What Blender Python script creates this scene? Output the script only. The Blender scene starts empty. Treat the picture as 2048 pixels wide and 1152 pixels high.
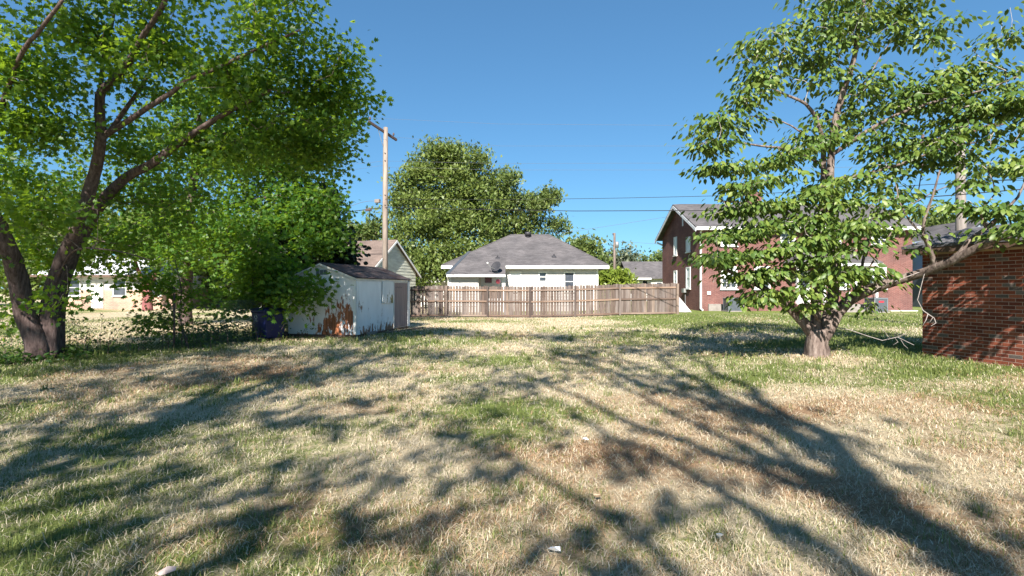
import bpy, math, random
import numpy as np
from mathutils import Vector, Matrix

R = math.radians
random.seed(7)
SC = bpy.context.scene
COL = SC.collection

# ------------------------------------------------------------------ camera
CAMZ = 1.6
F = 1024.0            # focal length in photo pixels (90 degree field of view)
cd = bpy.data.cameras.new("camera")
cam = bpy.data.objects.new("camera", cd)
COL.objects.link(cam)
cam.location = (0, 0, CAMZ)
cam.rotation_euler = (R(90), 0, 0)
cd.sensor_width = 36
cd.lens = 18
cd.clip_start = 0.05
cd.clip_end = 3000
SC.camera = cam

# ------------------------------------------------------------------ sky, sun
SUN_EL = R(38)
SUN_AZ = R(10)         # shadows run away from the viewer, a little to the right
w = bpy.data.worlds.new("World")
SC.world = w
w.use_nodes = True
nt = w.node_tree
bg = nt.nodes["Background"]
sky = nt.nodes.new("ShaderNodeTexSky")
sky.sky_type = 'NISHITA'
sky.sun_disc = False
sky.sun_elevation = SUN_EL
sky.sun_rotation = math.pi + SUN_AZ
sky.air_density = 1.0
sky.dust_density = 0.0
sky.ozone_density = 2.0
gm_ = nt.nodes.new("ShaderNodeGamma"); gm_.inputs[1].default_value = 0.70      # the photograph's softer sky contrast
nt.links.new(sky.outputs[0], gm_.inputs[0])
tn_ = nt.nodes.new("ShaderNodeMix"); tn_.data_type = 'RGBA'; tn_.blend_type = 'MULTIPLY'; tn_.inputs[0].default_value = 1
nt.links.new(gm_.outputs[0], tn_.inputs[6]); tn_.inputs[7].default_value = (.40, .74, 1.00, 1)
nt.links.new(tn_.outputs[2], bg.inputs[0])
bg.inputs[1].default_value = 0.086

sd = bpy.data.lights.new("sun", 'SUN')
sun = bpy.data.objects.new("sun", sd)
COL.objects.link(sun)
sd.energy = 5.0
sd.angle = R(0.53)
sd.color = (1.0, 0.93, 0.84)
dvec = Vector((math.sin(SUN_AZ) * math.cos(SUN_EL), math.cos(SUN_AZ) * math.cos(SUN_EL), -math.sin(SUN_EL)))
sun.rotation_euler = dvec.to_track_quat('-Z', 'Y').to_euler()
sun.location = (-3, -40, 40)

SC.view_settings.view_transform = 'Standard'
SC.view_settings.look = 'None'
SC.view_settings.gamma = 1
SC.view_settings.use_curve_mapping = False
SC.view_settings.exposure = 1.52
SC.render.engine = 'CYCLES'
SC.cycles.max_bounces = 6
SC.cycles.transparent_max_bounces = 8
SC.cycles.use_denoising = True


# ------------------------------------------------------------------ helpers
def sstep(a, b, x):
    t = np.clip((np.asarray(x, float) - a) / (b - a), 0, 1)
    return t * t * (3 - 2 * t)


def gz(x, y):
    """height of the ground"""
    x = np.asarray(x, float); y = np.asarray(y, float)
    near = 0.17 * sstep(2, 9, x) + 0.02 * np.sin(x * .7 + 1) * np.cos(y * .55) * sstep(3, 8, y)
    return near


def G(x, y):
    return float(gz(x, y))


def P(px, py, Y):
    """photo pixel at depth Y -> world point"""
    return Vector(((px - 1024) / F * Y, Y, CAMZ + (576 - py) / F * Y))


def tag(o, label=None, cat=None, group=None, kind=None):
    if label: o["label"] = label
    if cat: o["category"] = cat
    if group: o["group"] = group
    if kind: o["kind"] = kind
    return o


def empty(name, loc, label=None, cat=None, group=None):
    o = bpy.data.objects.new(name, None)
    o.empty_display_size = 0.2
    COL.objects.link(o)
    o.location = loc
    return tag(o, label, cat, group)


_world = {}


def wloc(o):
    v = Vector((0, 0, 0))
    while o is not None:
        v = v + Vector(o.location)
        o = o.parent
    return v


class Frame:
    """a along the wall, d outwards, h up"""
    def __init__(s, o, xdir, out=None):
        s.o = Vector(o); s.x = Vector((xdir[0], xdir[1], 0)).normalized()
        s.d = Vector((s.x.y, -s.x.x, 0)) if out is None else Vector(out).normalized()

    def __call__(s, a, d, h):
        return s.o + s.x * a + s.d * d + Vector((0, 0, h))


WORLD = lambda a, d, h: Vector((a, d, h))


class MB:
    def __init__(s):
        s.v = []; s.f = []

    def add(s, vs, fs):
        n = len(s.v)
        s.v += [tuple(v) for v in vs]
        s.f += [tuple(i + n for i in f) for f in fs]
        return s

    def box(s, fr, a0, a1, d0, d1, h0, h1):
        vs = [fr(a, d, h) for h in (h0, h1) for d in (d0, d1) for a in (a0, a1)]
        return s.add(vs, [(0, 2, 3, 1), (4, 5, 7, 6), (0, 1, 5, 4), (2, 6, 7, 3), (0, 4, 6, 2), (1, 3, 7, 5)])

    def prism(s, fr, pts, d0, d1):
        """pts: (a,h) outline, extruded along d"""
        n = len(pts)
        vs = [fr(a, d0, h) for a, h in pts] + [fr(a, d1, h) for a, h in pts]
        fs = [tuple(range(n)), tuple(range(2 * n - 1, n - 1, -1))]
        fs += [(i, i + n, (i + 1) % n + n, (i + 1) % n) for i in range(n)]
        return s.add(vs, fs)

    def slab(s, quad, th, nrm=None):
        """thick sheet from 3+ corner points"""
        q = [Vector(p) for p in quad]
        n_ = (q[1] - q[0]).cross(q[2] - q[0]).normalized() if nrm is None else Vector(nrm)
        k = len(q)
        vs = q + [p - n_ * th for p in q]
        fs = [tuple(range(k)), tuple(range(2 * k - 1, k - 1, -1))]
        fs += [(i, i + k, (i + 1) % k + k, (i + 1) % k) for i in range(k)]
        return s.add(vs, fs)

    def tube(s, pts, rad, n=8, cap=True, rough=0.0):
        pts = [Vector(p) for p in pts]
        if not hasattr(rad, '__len__'): rad = [rad] * len(pts)
        base = len(s.v)
        up = Vector((0, 0, 1)); u = None
        for i, p in enumerate(pts):
            t = (pts[min(i + 1, len(pts) - 1)] - pts[max(i - 1, 0)])
            t = t.normalized() if t.length > 1e-9 else up
            if u is None:
                u = t.cross(up if abs(t.z) < .9 else Vector((1, 0, 0))).normalized()
            else:
                u = (u - t * u.dot(t)).normalized()
            v_ = t.cross(u)
            for k in range(n):
                an = 2 * math.pi * k / n
                q = rad[i] * (1 + (random.uniform(-rough, rough) + rough * 1.3 * math.sin(an * 3 + i * .35) if rough else 0))
                s.v.append(tuple(p + (u * math.cos(an) + v_ * math.sin(an)) * q))
        for i in range(len(pts) - 1):
            for k in range(n):
                a = base + i * n + k; b = base + i * n + (k + 1) % n
                s.f.append((a, b, b + n, a + n))
        if cap:
            s.f.append(tuple(base + k for k in range(n))[::-1])
            s.f.append(tuple(base + (len(pts) - 1) * n + k for k in range(n)))
        return s

    def lathe(s, c, prof, n=20, axis=None):
        """prof: (r, h) list along axis"""
        ax = Vector(axis).normalized() if axis is not None else Vector((0, 0, 1))
        ref = Vector((0, 0, 1)) if abs(ax.z) < .9 else Vector((1, 0, 0))
        u = ax.cross(ref).normalized(); v_ = ax.cross(u)
        b = len(s.v); c = Vector(c)
        for r_, h in prof:
            for k in range(n):
                an = 2 * math.pi * k / n
                s.v.append(tuple(c + ax * h + (u * math.cos(an) + v_ * math.sin(an)) * r_))
        for i in range(len(prof) - 1):
            for k in range(n):
                a = b + i * n + k; d = b + i * n + (k + 1) % n
                s.f.append((a, d, d + n, a + n))
        return s

    def build(s, name, mat, parent=None, smooth=False, bevel=0, kind=None):
        off = wloc(parent) if parent is not None else Vector((0, 0, 0))
        me = bpy.data.meshes.new(name)
        me.from_pydata([(v[0] - off.x, v[1] - off.y, v[2] - off.z) for v in s.v], [], s.f)
        o = bpy.data.objects.new(name, me)
        COL.objects.link(o)
        if parent is not None: o.parent = parent
        fix_normals(me)
        if smooth:
            me.polygons.foreach_set("use_smooth", [True] * len(me.polygons))
        me.materials.append(mat)
        if bevel:
            m = o.modifiers.new("bevel", 'BEVEL'); m.width = bevel; m.segments = 2
            m.limit_method = 'ANGLE'; m.angle_limit = R(40)
        if kind: o["kind"] = kind
        return o


def fix_normals(me):
    import bmesh
    bm = bmesh.new(); bm.from_mesh(me)
    bmesh.ops.recalc_face_normals(bm, faces=bm.faces)
    bm.to_mesh(me); bm.free()


def mesh_np(name, V, loops, starts, totals, mat, parent=None, smooth=False, attrs=None, kind=None):
    off = wloc(parent) if parent is not None else Vector((0, 0, 0))
    V = V - np.array(off)
    me = bpy.data.meshes.new(name)
    me.vertices.add(len(V)); me.vertices.foreach_set("co", np.ascontiguousarray(V, np.float32).ravel())
    me.loops.add(len(loops)); me.loops.foreach_set("vertex_index", np.ascontiguousarray(loops, np.int32))
    me.polygons.add(len(starts))
    me.polygons.foreach_set("loop_start", np.ascontiguousarray(starts, np.int32))
    me.polygons.foreach_set("loop_total", np.ascontiguousarray(totals, np.int32))
    if smooth: me.polygons.foreach_set("use_smooth", np.ones(len(starts), bool))
    for an, arr in (attrs or {}).items():
        if arr.ndim == 2:
            a = me.attributes.new(an, 'FLOAT_COLOR', 'POINT'); a.data.foreach_set("color", np.ascontiguousarray(arr, np.float32).ravel())
        else:
            a = me.attributes.new(an, 'FLOAT', 'POINT'); a.data.foreach_set("value", np.ascontiguousarray(arr, np.float32))
    me.update(calc_edges=True)
    me.validate()
    o = bpy.data.objects.new(name, me)
    COL.objects.link(o)
    if parent is not None: o.parent = parent
    me.materials.append(mat)
    if kind: o["kind"] = kind
    return o


# value noise in numpy (same patches for the soil and the blades)
def vnoise(x, y, seed=0):
    rs = np.random.RandomState(seed); T = rs.rand(256, 256)
    xi = np.floor(x).astype(int); yi = np.floor(y).astype(int)
    fx = x - xi; fy = y - yi
    fx = fx * fx * (3 - 2 * fx); fy = fy * fy * (3 - 2 * fy)
    g = lambda a, b: T[a % 256, b % 256]
    return (g(xi, yi) * (1 - fx) + g(xi + 1, yi) * fx) * (1 - fy) + (g(xi, yi + 1) * (1 - fx) + g(xi + 1, yi + 1) * fx) * fy


def fbm(x, y, seed=0, oct=4):
    s = 0; a = 1; t = 0
    for k in range(oct):
        s = s + a * vnoise(x * 2 ** k, y * 2 ** k, seed + k); t += a; a *= .55
    return s / t


# ------------------------------------------------------------------ materials
def nmat(name):
    m = bpy.data.materials.new(name); m.use_nodes = True
    n = m.node_tree; b = n.nodes["Principled BSDF"]
    return m, n, b


def N(n, t, **kw):
    nd = n.nodes.new("ShaderNode" + t)
    for k, v in kw.items():
        if k.startswith('i_'):
            nd.inputs[k[2:]].default_value = v
        else:
            setattr(nd, k, v)
    return nd


def ramp(n, stops, interp='LINEAR'):
    r = n.nodes.new("ShaderNodeValToRGB"); r.color_ramp.interpolation = interp
    e = r.color_ramp.elements
    while len(e) < len(stops): e.new(0.5)
    for i, (p, c) in enumerate(stops):
        e[i].position = p; e[i].color = (c[0], c[1], c[2], 1)
    return r


def mix(n, fac, a, b, mode='MIX'):
    m = n.nodes.new("ShaderNodeMix"); m.data_type = 'RGBA'; m.blend_type = mode
    for sock, val in ((m.inputs[0], fac), (m.inputs[6], a), (m.inputs[7], b)):
        if hasattr(val, 'is_linked') or hasattr(val, 'links'): n.links.new(val, sock)
        elif isinstance(val, (int, float)): sock.default_value = val
        else: sock.default_value = (val[0], val[1], val[2], 1)
    return m.outputs[2]


def math_(n, op, a, b=0.0, clamp=False):
    m = n.nodes.new("ShaderNodeMath"); m.operation = op; m.use_clamp = clamp
    for s, v in ((m.inputs[0], a), (m.inputs[1], b)):
        if isinstance(v, (int, float)): s.default_value = v
        else: n.links.new(v, s)
    return m.outputs[0]


def pos(n, scale=(1, 1, 1)):
    g = n.nodes.new("ShaderNodeNewGeometry")
    mp = n.nodes.new("ShaderNodeMapping"); mp.inputs['Scale'].default_value = scale
    n.links.new(g.outputs['Position'], mp.inputs['Vector'])
    return mp.outputs[0]


def noise(n, vec, scale=5, detail=4, rough=.55, out='Fac'):
    t = n.nodes.new("ShaderNodeTexNoise")
    t.inputs['Scale'].default_value = scale; t.inputs['Detail'].default_value = detail; t.inputs['Roughness'].default_value = rough
    n.links.new(vec, t.inputs['Vector'])
    return t.outputs[out]


def bump(n, b, h, strength=.3, dist=.02):
    bp = n.nodes.new("ShaderNodeBump"); bp.inputs['Strength'].default_value = strength; bp.inputs['Distance'].default_value = dist
    n.links.new(h, bp.inputs['Height']); n.links.new(bp.outputs[0], b.inputs['Normal'])


def M_plain(name, c, rough=.6, var=.15, scale=6, stretch=(1, 1, 1), bs=.1, metal=0, spec=.4):
    m, n, b = nmat(name)
    v = pos(n, stretch)
    f = noise(n, v, scale, 5)
    c0 = [x * (1 - var) for x in c]; c1 = [min(1, x * (1 + var)) for x in c]
    r = ramp(n, [(.3, c0), (.7, c1)])
    n.links.new(f, r.inputs[0]); n.links.new(r.outputs[0], b.inputs['Base Color'])
    b.inputs['Roughness'].default_value = rough; b.inputs['Metallic'].default_value = metal
    b.inputs['Specular IOR Level'].default_value = spec
    if bs: bump(n, b, noise(n, v, scale * 6, 3), bs, .01)
    return m


def M_leaf(name, c0, c1, c2, trans=.35, tcol=(.25, .42, .05), rough=.45):
    m, n, b = nmat(name)
    g = n.nodes.new("ShaderNodeNewGeometry")
    r = ramp(n, [(0, c0), (.5, c1), (1, c2)])
    big = noise(n, pos(n), .9, 2)
    f = math_(n, 'ADD', math_(n, 'MULTIPLY', g.outputs['Random Per Island'], .6), math_(n, 'MULTIPLY', big, .45))
    n.links.new(f, r.inputs[0])
    n.links.new(r.outputs[0], b.inputs['Base Color'])
    b.inputs['Roughness'].default_value = rough
    b.inputs['Specular IOR Level'].default_value = .35
    tr = n.nodes.new("ShaderNodeBsdfTranslucent")
    tc = mix(n, .55, r.outputs[0], tcol)
    n.links.new(tc, tr.inputs[0])
    ms = n.nodes.new("ShaderNodeMixShader"); ms.inputs[0].default_value = trans
    n.links.new(b.outputs[0], ms.inputs[1]); n.links.new(tr.outputs[0], ms.inputs[2])
    n.links.new(ms.outputs[0], n.nodes["Material Output"].inputs[0])
    return m


def M_bark(name, c0, c1, c2, scale=9, patches=0.0):
    m, n, b = nmat(name)
    v = pos(n, (1, 1, .25))
    f = noise(n, v, scale * 2.2, 6, .65)
    r = ramp(n, [(.32, c0), (.52, c1), (.72, c2)])
    n.links.new(f, r.inputs[0]); col = r.outputs[0]
    if patches:
        p = ramp(n, [(.52, (0, 0, 0)), (.58, (1, 1, 1))]); n.links.new(noise(n, pos(n, (1, 1, .6)), 7, 4), p.inputs[0])
        col = mix(n, math_(n, 'MULTIPLY', p.outputs[0], patches), col, (.42, .40, .36))
    n.links.new(col, b.inputs['Base Color'])
    b.inputs['Roughness'].default_value = .9; b.inputs['Specular IOR Level'].default_value = .15
    bump(n, b, f, .8, .02)
    return m


def M_wood(name, c0, c1, c2, along='z', scale=14, island=True, rough=.85):
    m, n, b = nmat(name)
    st = {'z': (1, 1, .06), 'x': (.06, 1, 1), 'y': (1, .06, 1)}[along]
    v = pos(n, st)
    f = noise(n, v, scale, 6, .65)
    r = ramp(n, [(.28, c0), (.5, c1), (.74, c2)])
    n.links.new(f, r.inputs[0]); col = r.outputs[0]
    oi = n.nodes.new("ShaderNodeObjectInfo")
    rr = ramp(n, [(0, (.55, .52, .52)), (.3, (.85, .76, .70)), (.65, (1.0, 1.0, 1.0)), (1, (1.25, 1.12, .98))])
    n.links.new(oi.outputs['Random'], rr.inputs[0])
    col = mix(n, 1, col, rr.outputs[0], 'MULTIPLY')
    st2 = ramp(n, [(.55, (1, 1, 1)), (.75, (.62, .56, .52))]); n.links.new(noise(n, pos(n, (1, 1, .35)), 2.1, 4), st2.inputs[0])
    col = mix(n, .8, col, st2.outputs[0], 'MULTIPLY')
    n.links.new(col, b.inputs['Base Color'])
    b.inputs['Roughness'].default_value = rough; b.inputs['Specular IOR Level'].default_value = .2
    bump(n, b, f, .5, .01)
    return m


def M_shingle(name, c, scale=1.0, mossy=None):
    m, n, b = nmat(name)
    g = n.nodes.new("ShaderNodeNewGeometry"); sx = n.nodes.new("ShaderNodeSeparateXYZ"); n.links.new(g.outputs['Position'], sx.inputs[0])
    cx = n.nodes.new("ShaderNodeCombineXYZ")
    n.links.new(math_(n, 'ADD', sx.outputs[0], math_(n, 'MULTIPLY', sx.outputs[1], .37)), cx.inputs[0])
    n.links.new(math_(n, 'MULTIPLY', sx.outputs[2], 2.0), cx.inputs[1])
    bt = n.nodes.new("ShaderNodeTexBrick")
    bt.inputs['Scale'].default_value = 1.0
    bt.inputs['Brick Width'].default_value = .32; bt.inputs['Row Height'].default_value = .14 * scale
    bt.inputs['Mortar Size'].default_value = .006; bt.inputs['Mortar Smooth'].default_value = .3
    bt.inputs['Color1'].default_value = (c[0] * .82, c[1] * .82, c[2] * .82, 1)
    bt.inputs['Color2'].default_value = (c[0] * 1.15, c[1] * 1.15, c[2] * 1.15, 1)
    bt.inputs['Mortar'].default_value = (c[0] * .5, c[1] * .5, c[2] * .5, 1)
    n.links.new(cx.outputs[0], bt.inputs['Vector'])
    st = ramp(n, [(.35, (.78, .78, .78)), (.65, (1.12, 1.1, 1.08))]); n.links.new(noise(n, pos(n), .8, 5), st.inputs[0])
    gr = ramp(n, [(.3, (.8, .8, .8)), (.7, (1.2, 1.2, 1.2))]); n.links.new(noise(n, pos(n), 60, 2), gr.inputs[0])
    col = mix(n, 1, mix(n, 1, bt.outputs[0], st.outputs[0], 'MULTIPLY'), gr.outputs[0], 'MULTIPLY')
    if mossy:
        q = ramp(n, [(.5, (0, 0, 0)), (.66, (1, 1, 1))]); n.links.new(noise(n, pos(n), 2.3, 5), q.inputs[0])
        col = mix(n, q.outputs[0], col, mossy)
    n.links.new(col, b.inputs['Base Color']); b.inputs['Roughness'].default_value = .92; b.inputs['Specular IOR Level'].default_value = .2
    bump(n, b, bt.outputs['Fac'], -.4, .015)
    return m


def M_brickwall(name, reds, mortar, bw=.215, bh=.0677):
    """brickwork too far away to build brick by brick"""
    m, n, b = nmat(name)
    g = n.nodes.new("ShaderNodeNewGeometry"); sx = n.nodes.new("ShaderNodeSeparateXYZ"); n.links.new(g.outputs['Position'], sx.inputs[0])
    cx = n.nodes.new("ShaderNodeCombineXYZ")
    n.links.new(math_(n, 'ADD', sx.outputs[0], sx.outputs[1]), cx.inputs[0]); n.links.new(sx.outputs[2], cx.inputs[1])
    bt = n.nodes.new("ShaderNodeTexBrick")
    bt.inputs['Scale'].default_value = 1
    bt.inputs['Brick Width'].default_value = bw; bt.inputs['Row Height'].default_value = bh
    bt.inputs['Mortar Size'].default_value = .008; bt.inputs['Bias'].default_value = -.1
    for k, c in (('Color1', reds[0]), ('Color2', reds[1]), ('Mortar', mortar)): bt.inputs[k].default_value = (*c, 1)
    n.links.new(cx.outputs[0], bt.inputs['Vector'])
    st = ramp(n, [(.3, (.72, .72, .76)), (.7, (1.15, 1.1, 1.08))]); n.links.new(noise(n, pos(n), .9, 5), st.inputs[0])
    st2 = ramp(n, [(.45, (.9, .9, .9)), (.6, (1.05, 1.05, 1.05))]); n.links.new(noise(n, pos(n, (1, 1, 3)), 4.5, 2), st2.inputs[0])
    col = mix(n, 1, mix(n, 1, bt.outputs[0], st.outputs[0], 'MULTIPLY'), st2.outputs[0], 'MULTIPLY')
    n.links.new(col, b.inputs['Base Color']); b.inputs['Roughness'].default_value = .9; b.inputs['Specular IOR Level'].default_value = .2
    bump(n, b, bt.outputs['Fac'], -.5, .01)
    return m


def M_glass(name, c=(.03, .035, .045)):
    m, n, b = nmat(name)
    r = ramp(n, [(.35, c), (.7, [x * 2.2 for x in c])]); n.links.new(noise(n, pos(n), 1.7, 3), r.inputs[0])
    n.links.new(r.outputs[0], b.inputs['Base Color'])
    b.inputs['Roughness'].default_value = .06; b.inputs['Specular IOR Level'].default_value = .6
    return m


def M_peel(name, base, wood, centers, bias=0.0, moss=None):
    """old white paint, flaked down to the wood around given spots"""
    m, n, b = nmat(name)
    v = pos(n, (1, 1, .28))
    f1 = noise(n, v, 9, 7, .7); f2 = noise(n, pos(n, (1, 1, .55)), 3.2, 5, .6)
    g = n.nodes.new("ShaderNodeNewGeometry")
    tot = None
    for c, r_, amt in centers:
        vm = n.nodes.new("ShaderNodeVectorMath"); vm.operation = 'DISTANCE'
        n.links.new(g.outputs['Position'], vm.inputs[0]); vm.inputs[1].default_value = c
        mr = n.nodes.new("ShaderNodeMapRange"); mr.inputs[1].default_value = 0; mr.inputs[2].default_value = r_
        mr.inputs[3].default_value = amt; mr.inputs[4].default_value = 0; mr.interpolation_type = 'SMOOTHSTEP'
        n.links.new(vm.outputs['Value'], mr.inputs[0])
        tot = mr.outputs[0] if tot is None else math_(n, 'MAXIMUM', tot, mr.outputs[0])
    sx = n.nodes.new("ShaderNodeSeparateXYZ"); n.links.new(g.outputs['Position'], sx.inputs[0])
    mr = n.nodes.new("ShaderNodeMapRange"); mr.inputs[1].default_value = .05; mr.inputs[2].default_value = .5; mr.inputs[3].default_value = .16; mr.inputs[4].default_value = 0
    n.links.new(sx.outputs[2], mr.inputs[0])
    s = math_(n, 'ADD', math_(n, 'SUBTRACT', math_(n, 'MULTIPLY', f1, .95), .22), math_(n, 'MULTIPLY', f2, .45))
    s = math_(n, 'ADD', s, mr.outputs[0])
    if tot is not None: s = math_(n, 'ADD', s, tot)
    mk = ramp(n, [(.655 - bias, (0, 0, 0)), (.685 - bias, (1, 1, 1))]); n.links.new(s, mk.inputs[0])
    wr = ramp(n, [(.3, [x * .45 for x in wood]), (.55, wood), (.75, [min(1, x * 1.6) for x in wood])]); n.links.new(noise(n, pos(n, (1, 1, .12)), 18, 5), wr.inputs[0])
    pr = ramp(n, [(.3, [x * .86 for x in base]), (.65, base)]); n.links.new(noise(n, pos(n, (1, 1, .4)), 2.4, 5), pr.inputs[0])
    wcol = wr.outputs[0]
    if moss: wcol = mix(n, .5, wcol, moss)
    col = mix(n, mk.outputs[0], pr.outputs[0], wcol)
    n.links.new(col, b.inputs['Base Color']); b.inputs['Roughness'].default_value = .75; b.inputs['Specular IOR Level'].default_value = .25
    inv = math_(n, 'SUBTRACT', 1.0, mk.outputs[0])
    # plywood grooves
    gx = math_(n, 'ADD', math_(n, 'MULTIPLY', sx.outputs[0], 1.0), math_(n, 'MULTIPLY', sx.outputs[1], 1.0))
    sn = math_(n, 'GREATER_THAN', math_(n, 'SINE', math_(n, 'MULTIPLY', gx, 31.0)), -.96)
    h = math_(n, 'ADD', math_(n, 'MULTIPLY', inv, .5), sn)
    bump(n, b, h, .5, .006)
    return m


GREYW = (.36, .30, .26)
MT = dict(
    white=M_plain('white paint', (.68, .68, .66), .55, .06, 3, bs=.05),
    siding=M_plain('white siding', (.50, .495, .485), .55, .05, 2, (1, 1, 4), .05),
    trimoff=M_plain('old white trim', (.62, .60, .55), .7, .15, 5),
    glass=M_glass('window glass'),
    blind=M_plain('pale blind', (.62, .66, .68), .4, .05, 3, spec=.6),
    fence=M_wood('weathered fence wood', (.065, .052, .047), (.135, .113, .104), (.21, .182, .168)),
    rail=M_wood('weathered rail wood', (.09, .066, .054), (.175, .132, .11), (.245, .195, .165), 'x'),
    pole=M_wood('weathered pole wood', (.115, .10, .092), (.20, .18, .168), (.265, .245, .23), scale=22),
    arm=M_plain('dark creosoted wood', (.09, .06, .055), .8, .3, 12),
    metal=M_plain('galvanised metal', (.35, .36, .36), .45, .12, 8, metal=.6),
    dark=M_plain('dark metal', (.03, .03, .035), .5, .2, 8),
    cable=M_plain('black cable', (.012, .012, .014), .6, .1, 4, bs=0),
    grcable=M_plain('grey cable', (.12, .12, .13), .6, .1, 4, bs=0),
    roofgrey=M_shingle('grey shingles', (.098, .093, .098)),
    roofbrown=M_shingle('brown shingles', (.145, .112, .098)),
    roofdark=M_shingle('dark old shingles', (.055, .048, .052), mossy=(.075, .045, .04)),
    roofout=M_shingle('outbuilding shingles', (.13, .13, .145)),
    redhouse=M_brickwall('red brickwork', ((.135, .050, .044), (.185, .075, .064)), (.20, .155, .14)),
    redside=M_brickwall('neighbour brickwork', ((.36, .22, .16), (.45, .29, .2)), (.5, .43, .36)),
    concrete=M_plain('concrete', (.22, .20, .185), .9, .2, 5),
    bin=M_plain('dark blue plastic', (.012, .018, .10), .42, .2, 5, spec=.5),
    acgrey=M_plain('grey painted steel', (.13, .15, .17), .5, .1, 5),
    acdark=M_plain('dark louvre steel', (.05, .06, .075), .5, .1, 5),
    redlogo=M_plain('red badge', (.55, .03, .05), .5, .05, 5, bs=0),
    pink=M_plain('pink ball', (.80, .16, .28), .5, .05, 3, bs=0),
    wine=M_plain('dark red pane', (.10, .02, .025), .2, .2, 3, bs=0),
    tarp=M_plain('pale grey tarpaulin', (.52, .49, .50), .6, .12, 3),
    rubber=M_plain('tyre rubber', (.015, .015, .016), .8, .1, 8),
    carwhite=M_plain('white car paint', (.75, .76, .77), .25, .02, 2, bs=0, spec=.6),
    tail=M_plain('red lamp', (.4, .01, .01), .2, .05, 2, bs=0),
    bluewall=M_plain('blue grey siding', (.22, .27, .34), .6, .08, 2, (1, 1, 9), .2),
    greywall=M_plain('pale grey siding', (.55, .57, .60), .6, .08, 2, (1, 1, 9), .2),
    greenwall=M_plain('stained pale siding', (.50, .52, .44), .65, .22, 1.6, (1, 1, 4), .2),
    roofred=M_plain('rust red roof', (.25, .09, .07), .7, .2, 4),
    soffit=M_plain('brown painted wood', (.10, .062, .045), .7, .25, 6),
    board=M_plain('tan frieze board', (.40, .29, .19), .8, .15, 6),
    ply=M_wood('bare plywood door', (.23, .18, .17), (.36, .30, .29), (.45, .39, .38)),
    mortar=M_plain('brick mortar', (.33, .25, .21), .95, .15, 30),
    paper=M_plain('white scrap', (.75, .75, .76), .6, .08, 20),
    bark_maple=M_bark('maple bark', (.045, .03, .028), (.105, .075, .07), (.18, .135, .125)),
    bark_dog=M_bark('dogwood bark', (.05, .036, .032), (.155, .12, .105), (.28, .235, .21), 7),
    bark_pale=M_bark('pale branch bark', (.12, .10, .09), (.32, .28, .26), (.46, .43, .41), 9, .6),
    bark_dead=M_bark('dead pale twig', (.16, .14, .13), (.28, .25, .24), (.36, .34, .33)),
    bark_red=M_bark('reddish bark', (.11, .045, .045), (.24, .09, .09), (.32, .14, .13)),
    bark_far=M_bark('grey bark', (.07, .055, .045), (.16, .13, .11), (.22, .19, .16)),
)
LF = dict(
    maple=M_leaf('maple leaves', (.024, .074, .016), (.052, .130, .020), (.17, .25, .030), .58, (.38, .54, .02)),
    maple2=M_leaf('second maple leaves', (.024, .076, .016), (.050, .132, .020), (.15, .235, .028), .5, (.34, .50, .02)),
    dog=M_leaf('dogwood leaves', (.030, .070, .018), (.085, .145, .026), (.20, .245, .050), .25, (.28, .38, .04)),
    mid=M_leaf('sunlit tree leaves', (.065, .110, .028), (.125, .175, .042), (.19, .225, .058), .3, (.24, .32, .05)),
    cedar=M_leaf('dark evergreen', (.008, .016, .010), (.014, .026, .015), (.03, .045, .02), .08, (.05, .09, .03)),
    far=M_leaf('far leaves', (.055, .095, .028), (.105, .15, .04), (.17, .20, .055), .25, (.22, .30, .05)),
    pale=M_leaf('pale grey green leaves', (.06, .085, .05), (.10, .125, .075), (.16, .18, .11), .25, (.2, .26, .1)),
    lime=M_leaf('bright lime leaves', (.09, .14, .02), (.16, .22, .03), (.24, .28, .05), .3, (.3, .4, .05)),
    weed=M_leaf('undergrowth leaves', (.018, .055, .015), (.04, .095, .022), (.10, .16, .03), .4, (.22, .36, .04)),
)


# ------------------------------------------------------------------ ground and grass
def lawn_mix(x, y):
    """greenness 0..1 and bare brown thatch 0..1 of the lawn"""
    g = fbm(x * .45 + 3, y * .45, 11, 5)
    g = (g - .5) * 2.3 + .34
    g = g + .75 * np.exp(-(((x - 9.0) / 1.7) ** 2 + ((y - 12.5) / 5.0) ** 2))
    g = g + .55 * sstep(16, 22, y) * sstep(3, 7, x)
    g = g + .25 * np.exp(-(((x + 3.2) / 2.6) ** 2 + ((y - 5.0) / 3.) ** 2))
    g = g + .22 * np.exp(-(((x + 5.) / 4.) ** 2 + ((y - 14.5) / 3.) ** 2))
    g = g + .5 * np.exp(-(((x + 9.3) / 1.2) ** 2)) * sstep(7, 9, y)
    g = g - .35 * np.exp(-(((x - 3.) / 3.2) ** 2 + ((y - 7.) / 3.8) ** 2))
    g = g - .40 * np.exp(-(((x + 5.8) / 2.6) ** 2 + ((y - 9.6) / 1.9) ** 2))
    b = fbm(x * .6 + 40, y * .6 + 9, 31, 4)
    b = (b - .5) * 2.2 + .06
    b = b + .40 * np.exp(-(((x - 2.0) / 2.6) ** 2 + ((y - 4.2) / 2.4) ** 2))
    b = b + .60 * np.exp(-(((x + 5.8) / 2.6) ** 2 + ((y - 9.6) / 1.9) ** 2))
    return np.clip(g, 0, 1), np.clip(b, 0, 1)


def axis_pts(dense0, dense1, step, far0, far1):
    a = list(np.arange(dense0, dense1 + 1e-6, step))
    s = step; p = dense1
    while p < far1:
        s *= 1.18; p += s; a.append(min(p, far1))
    s = step; p = dense0; lo = []
    while p > far0:
        s *= 1.18; p -= s; lo.append(max(p, far0))
    return np.array(lo[::-1] + a)


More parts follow.
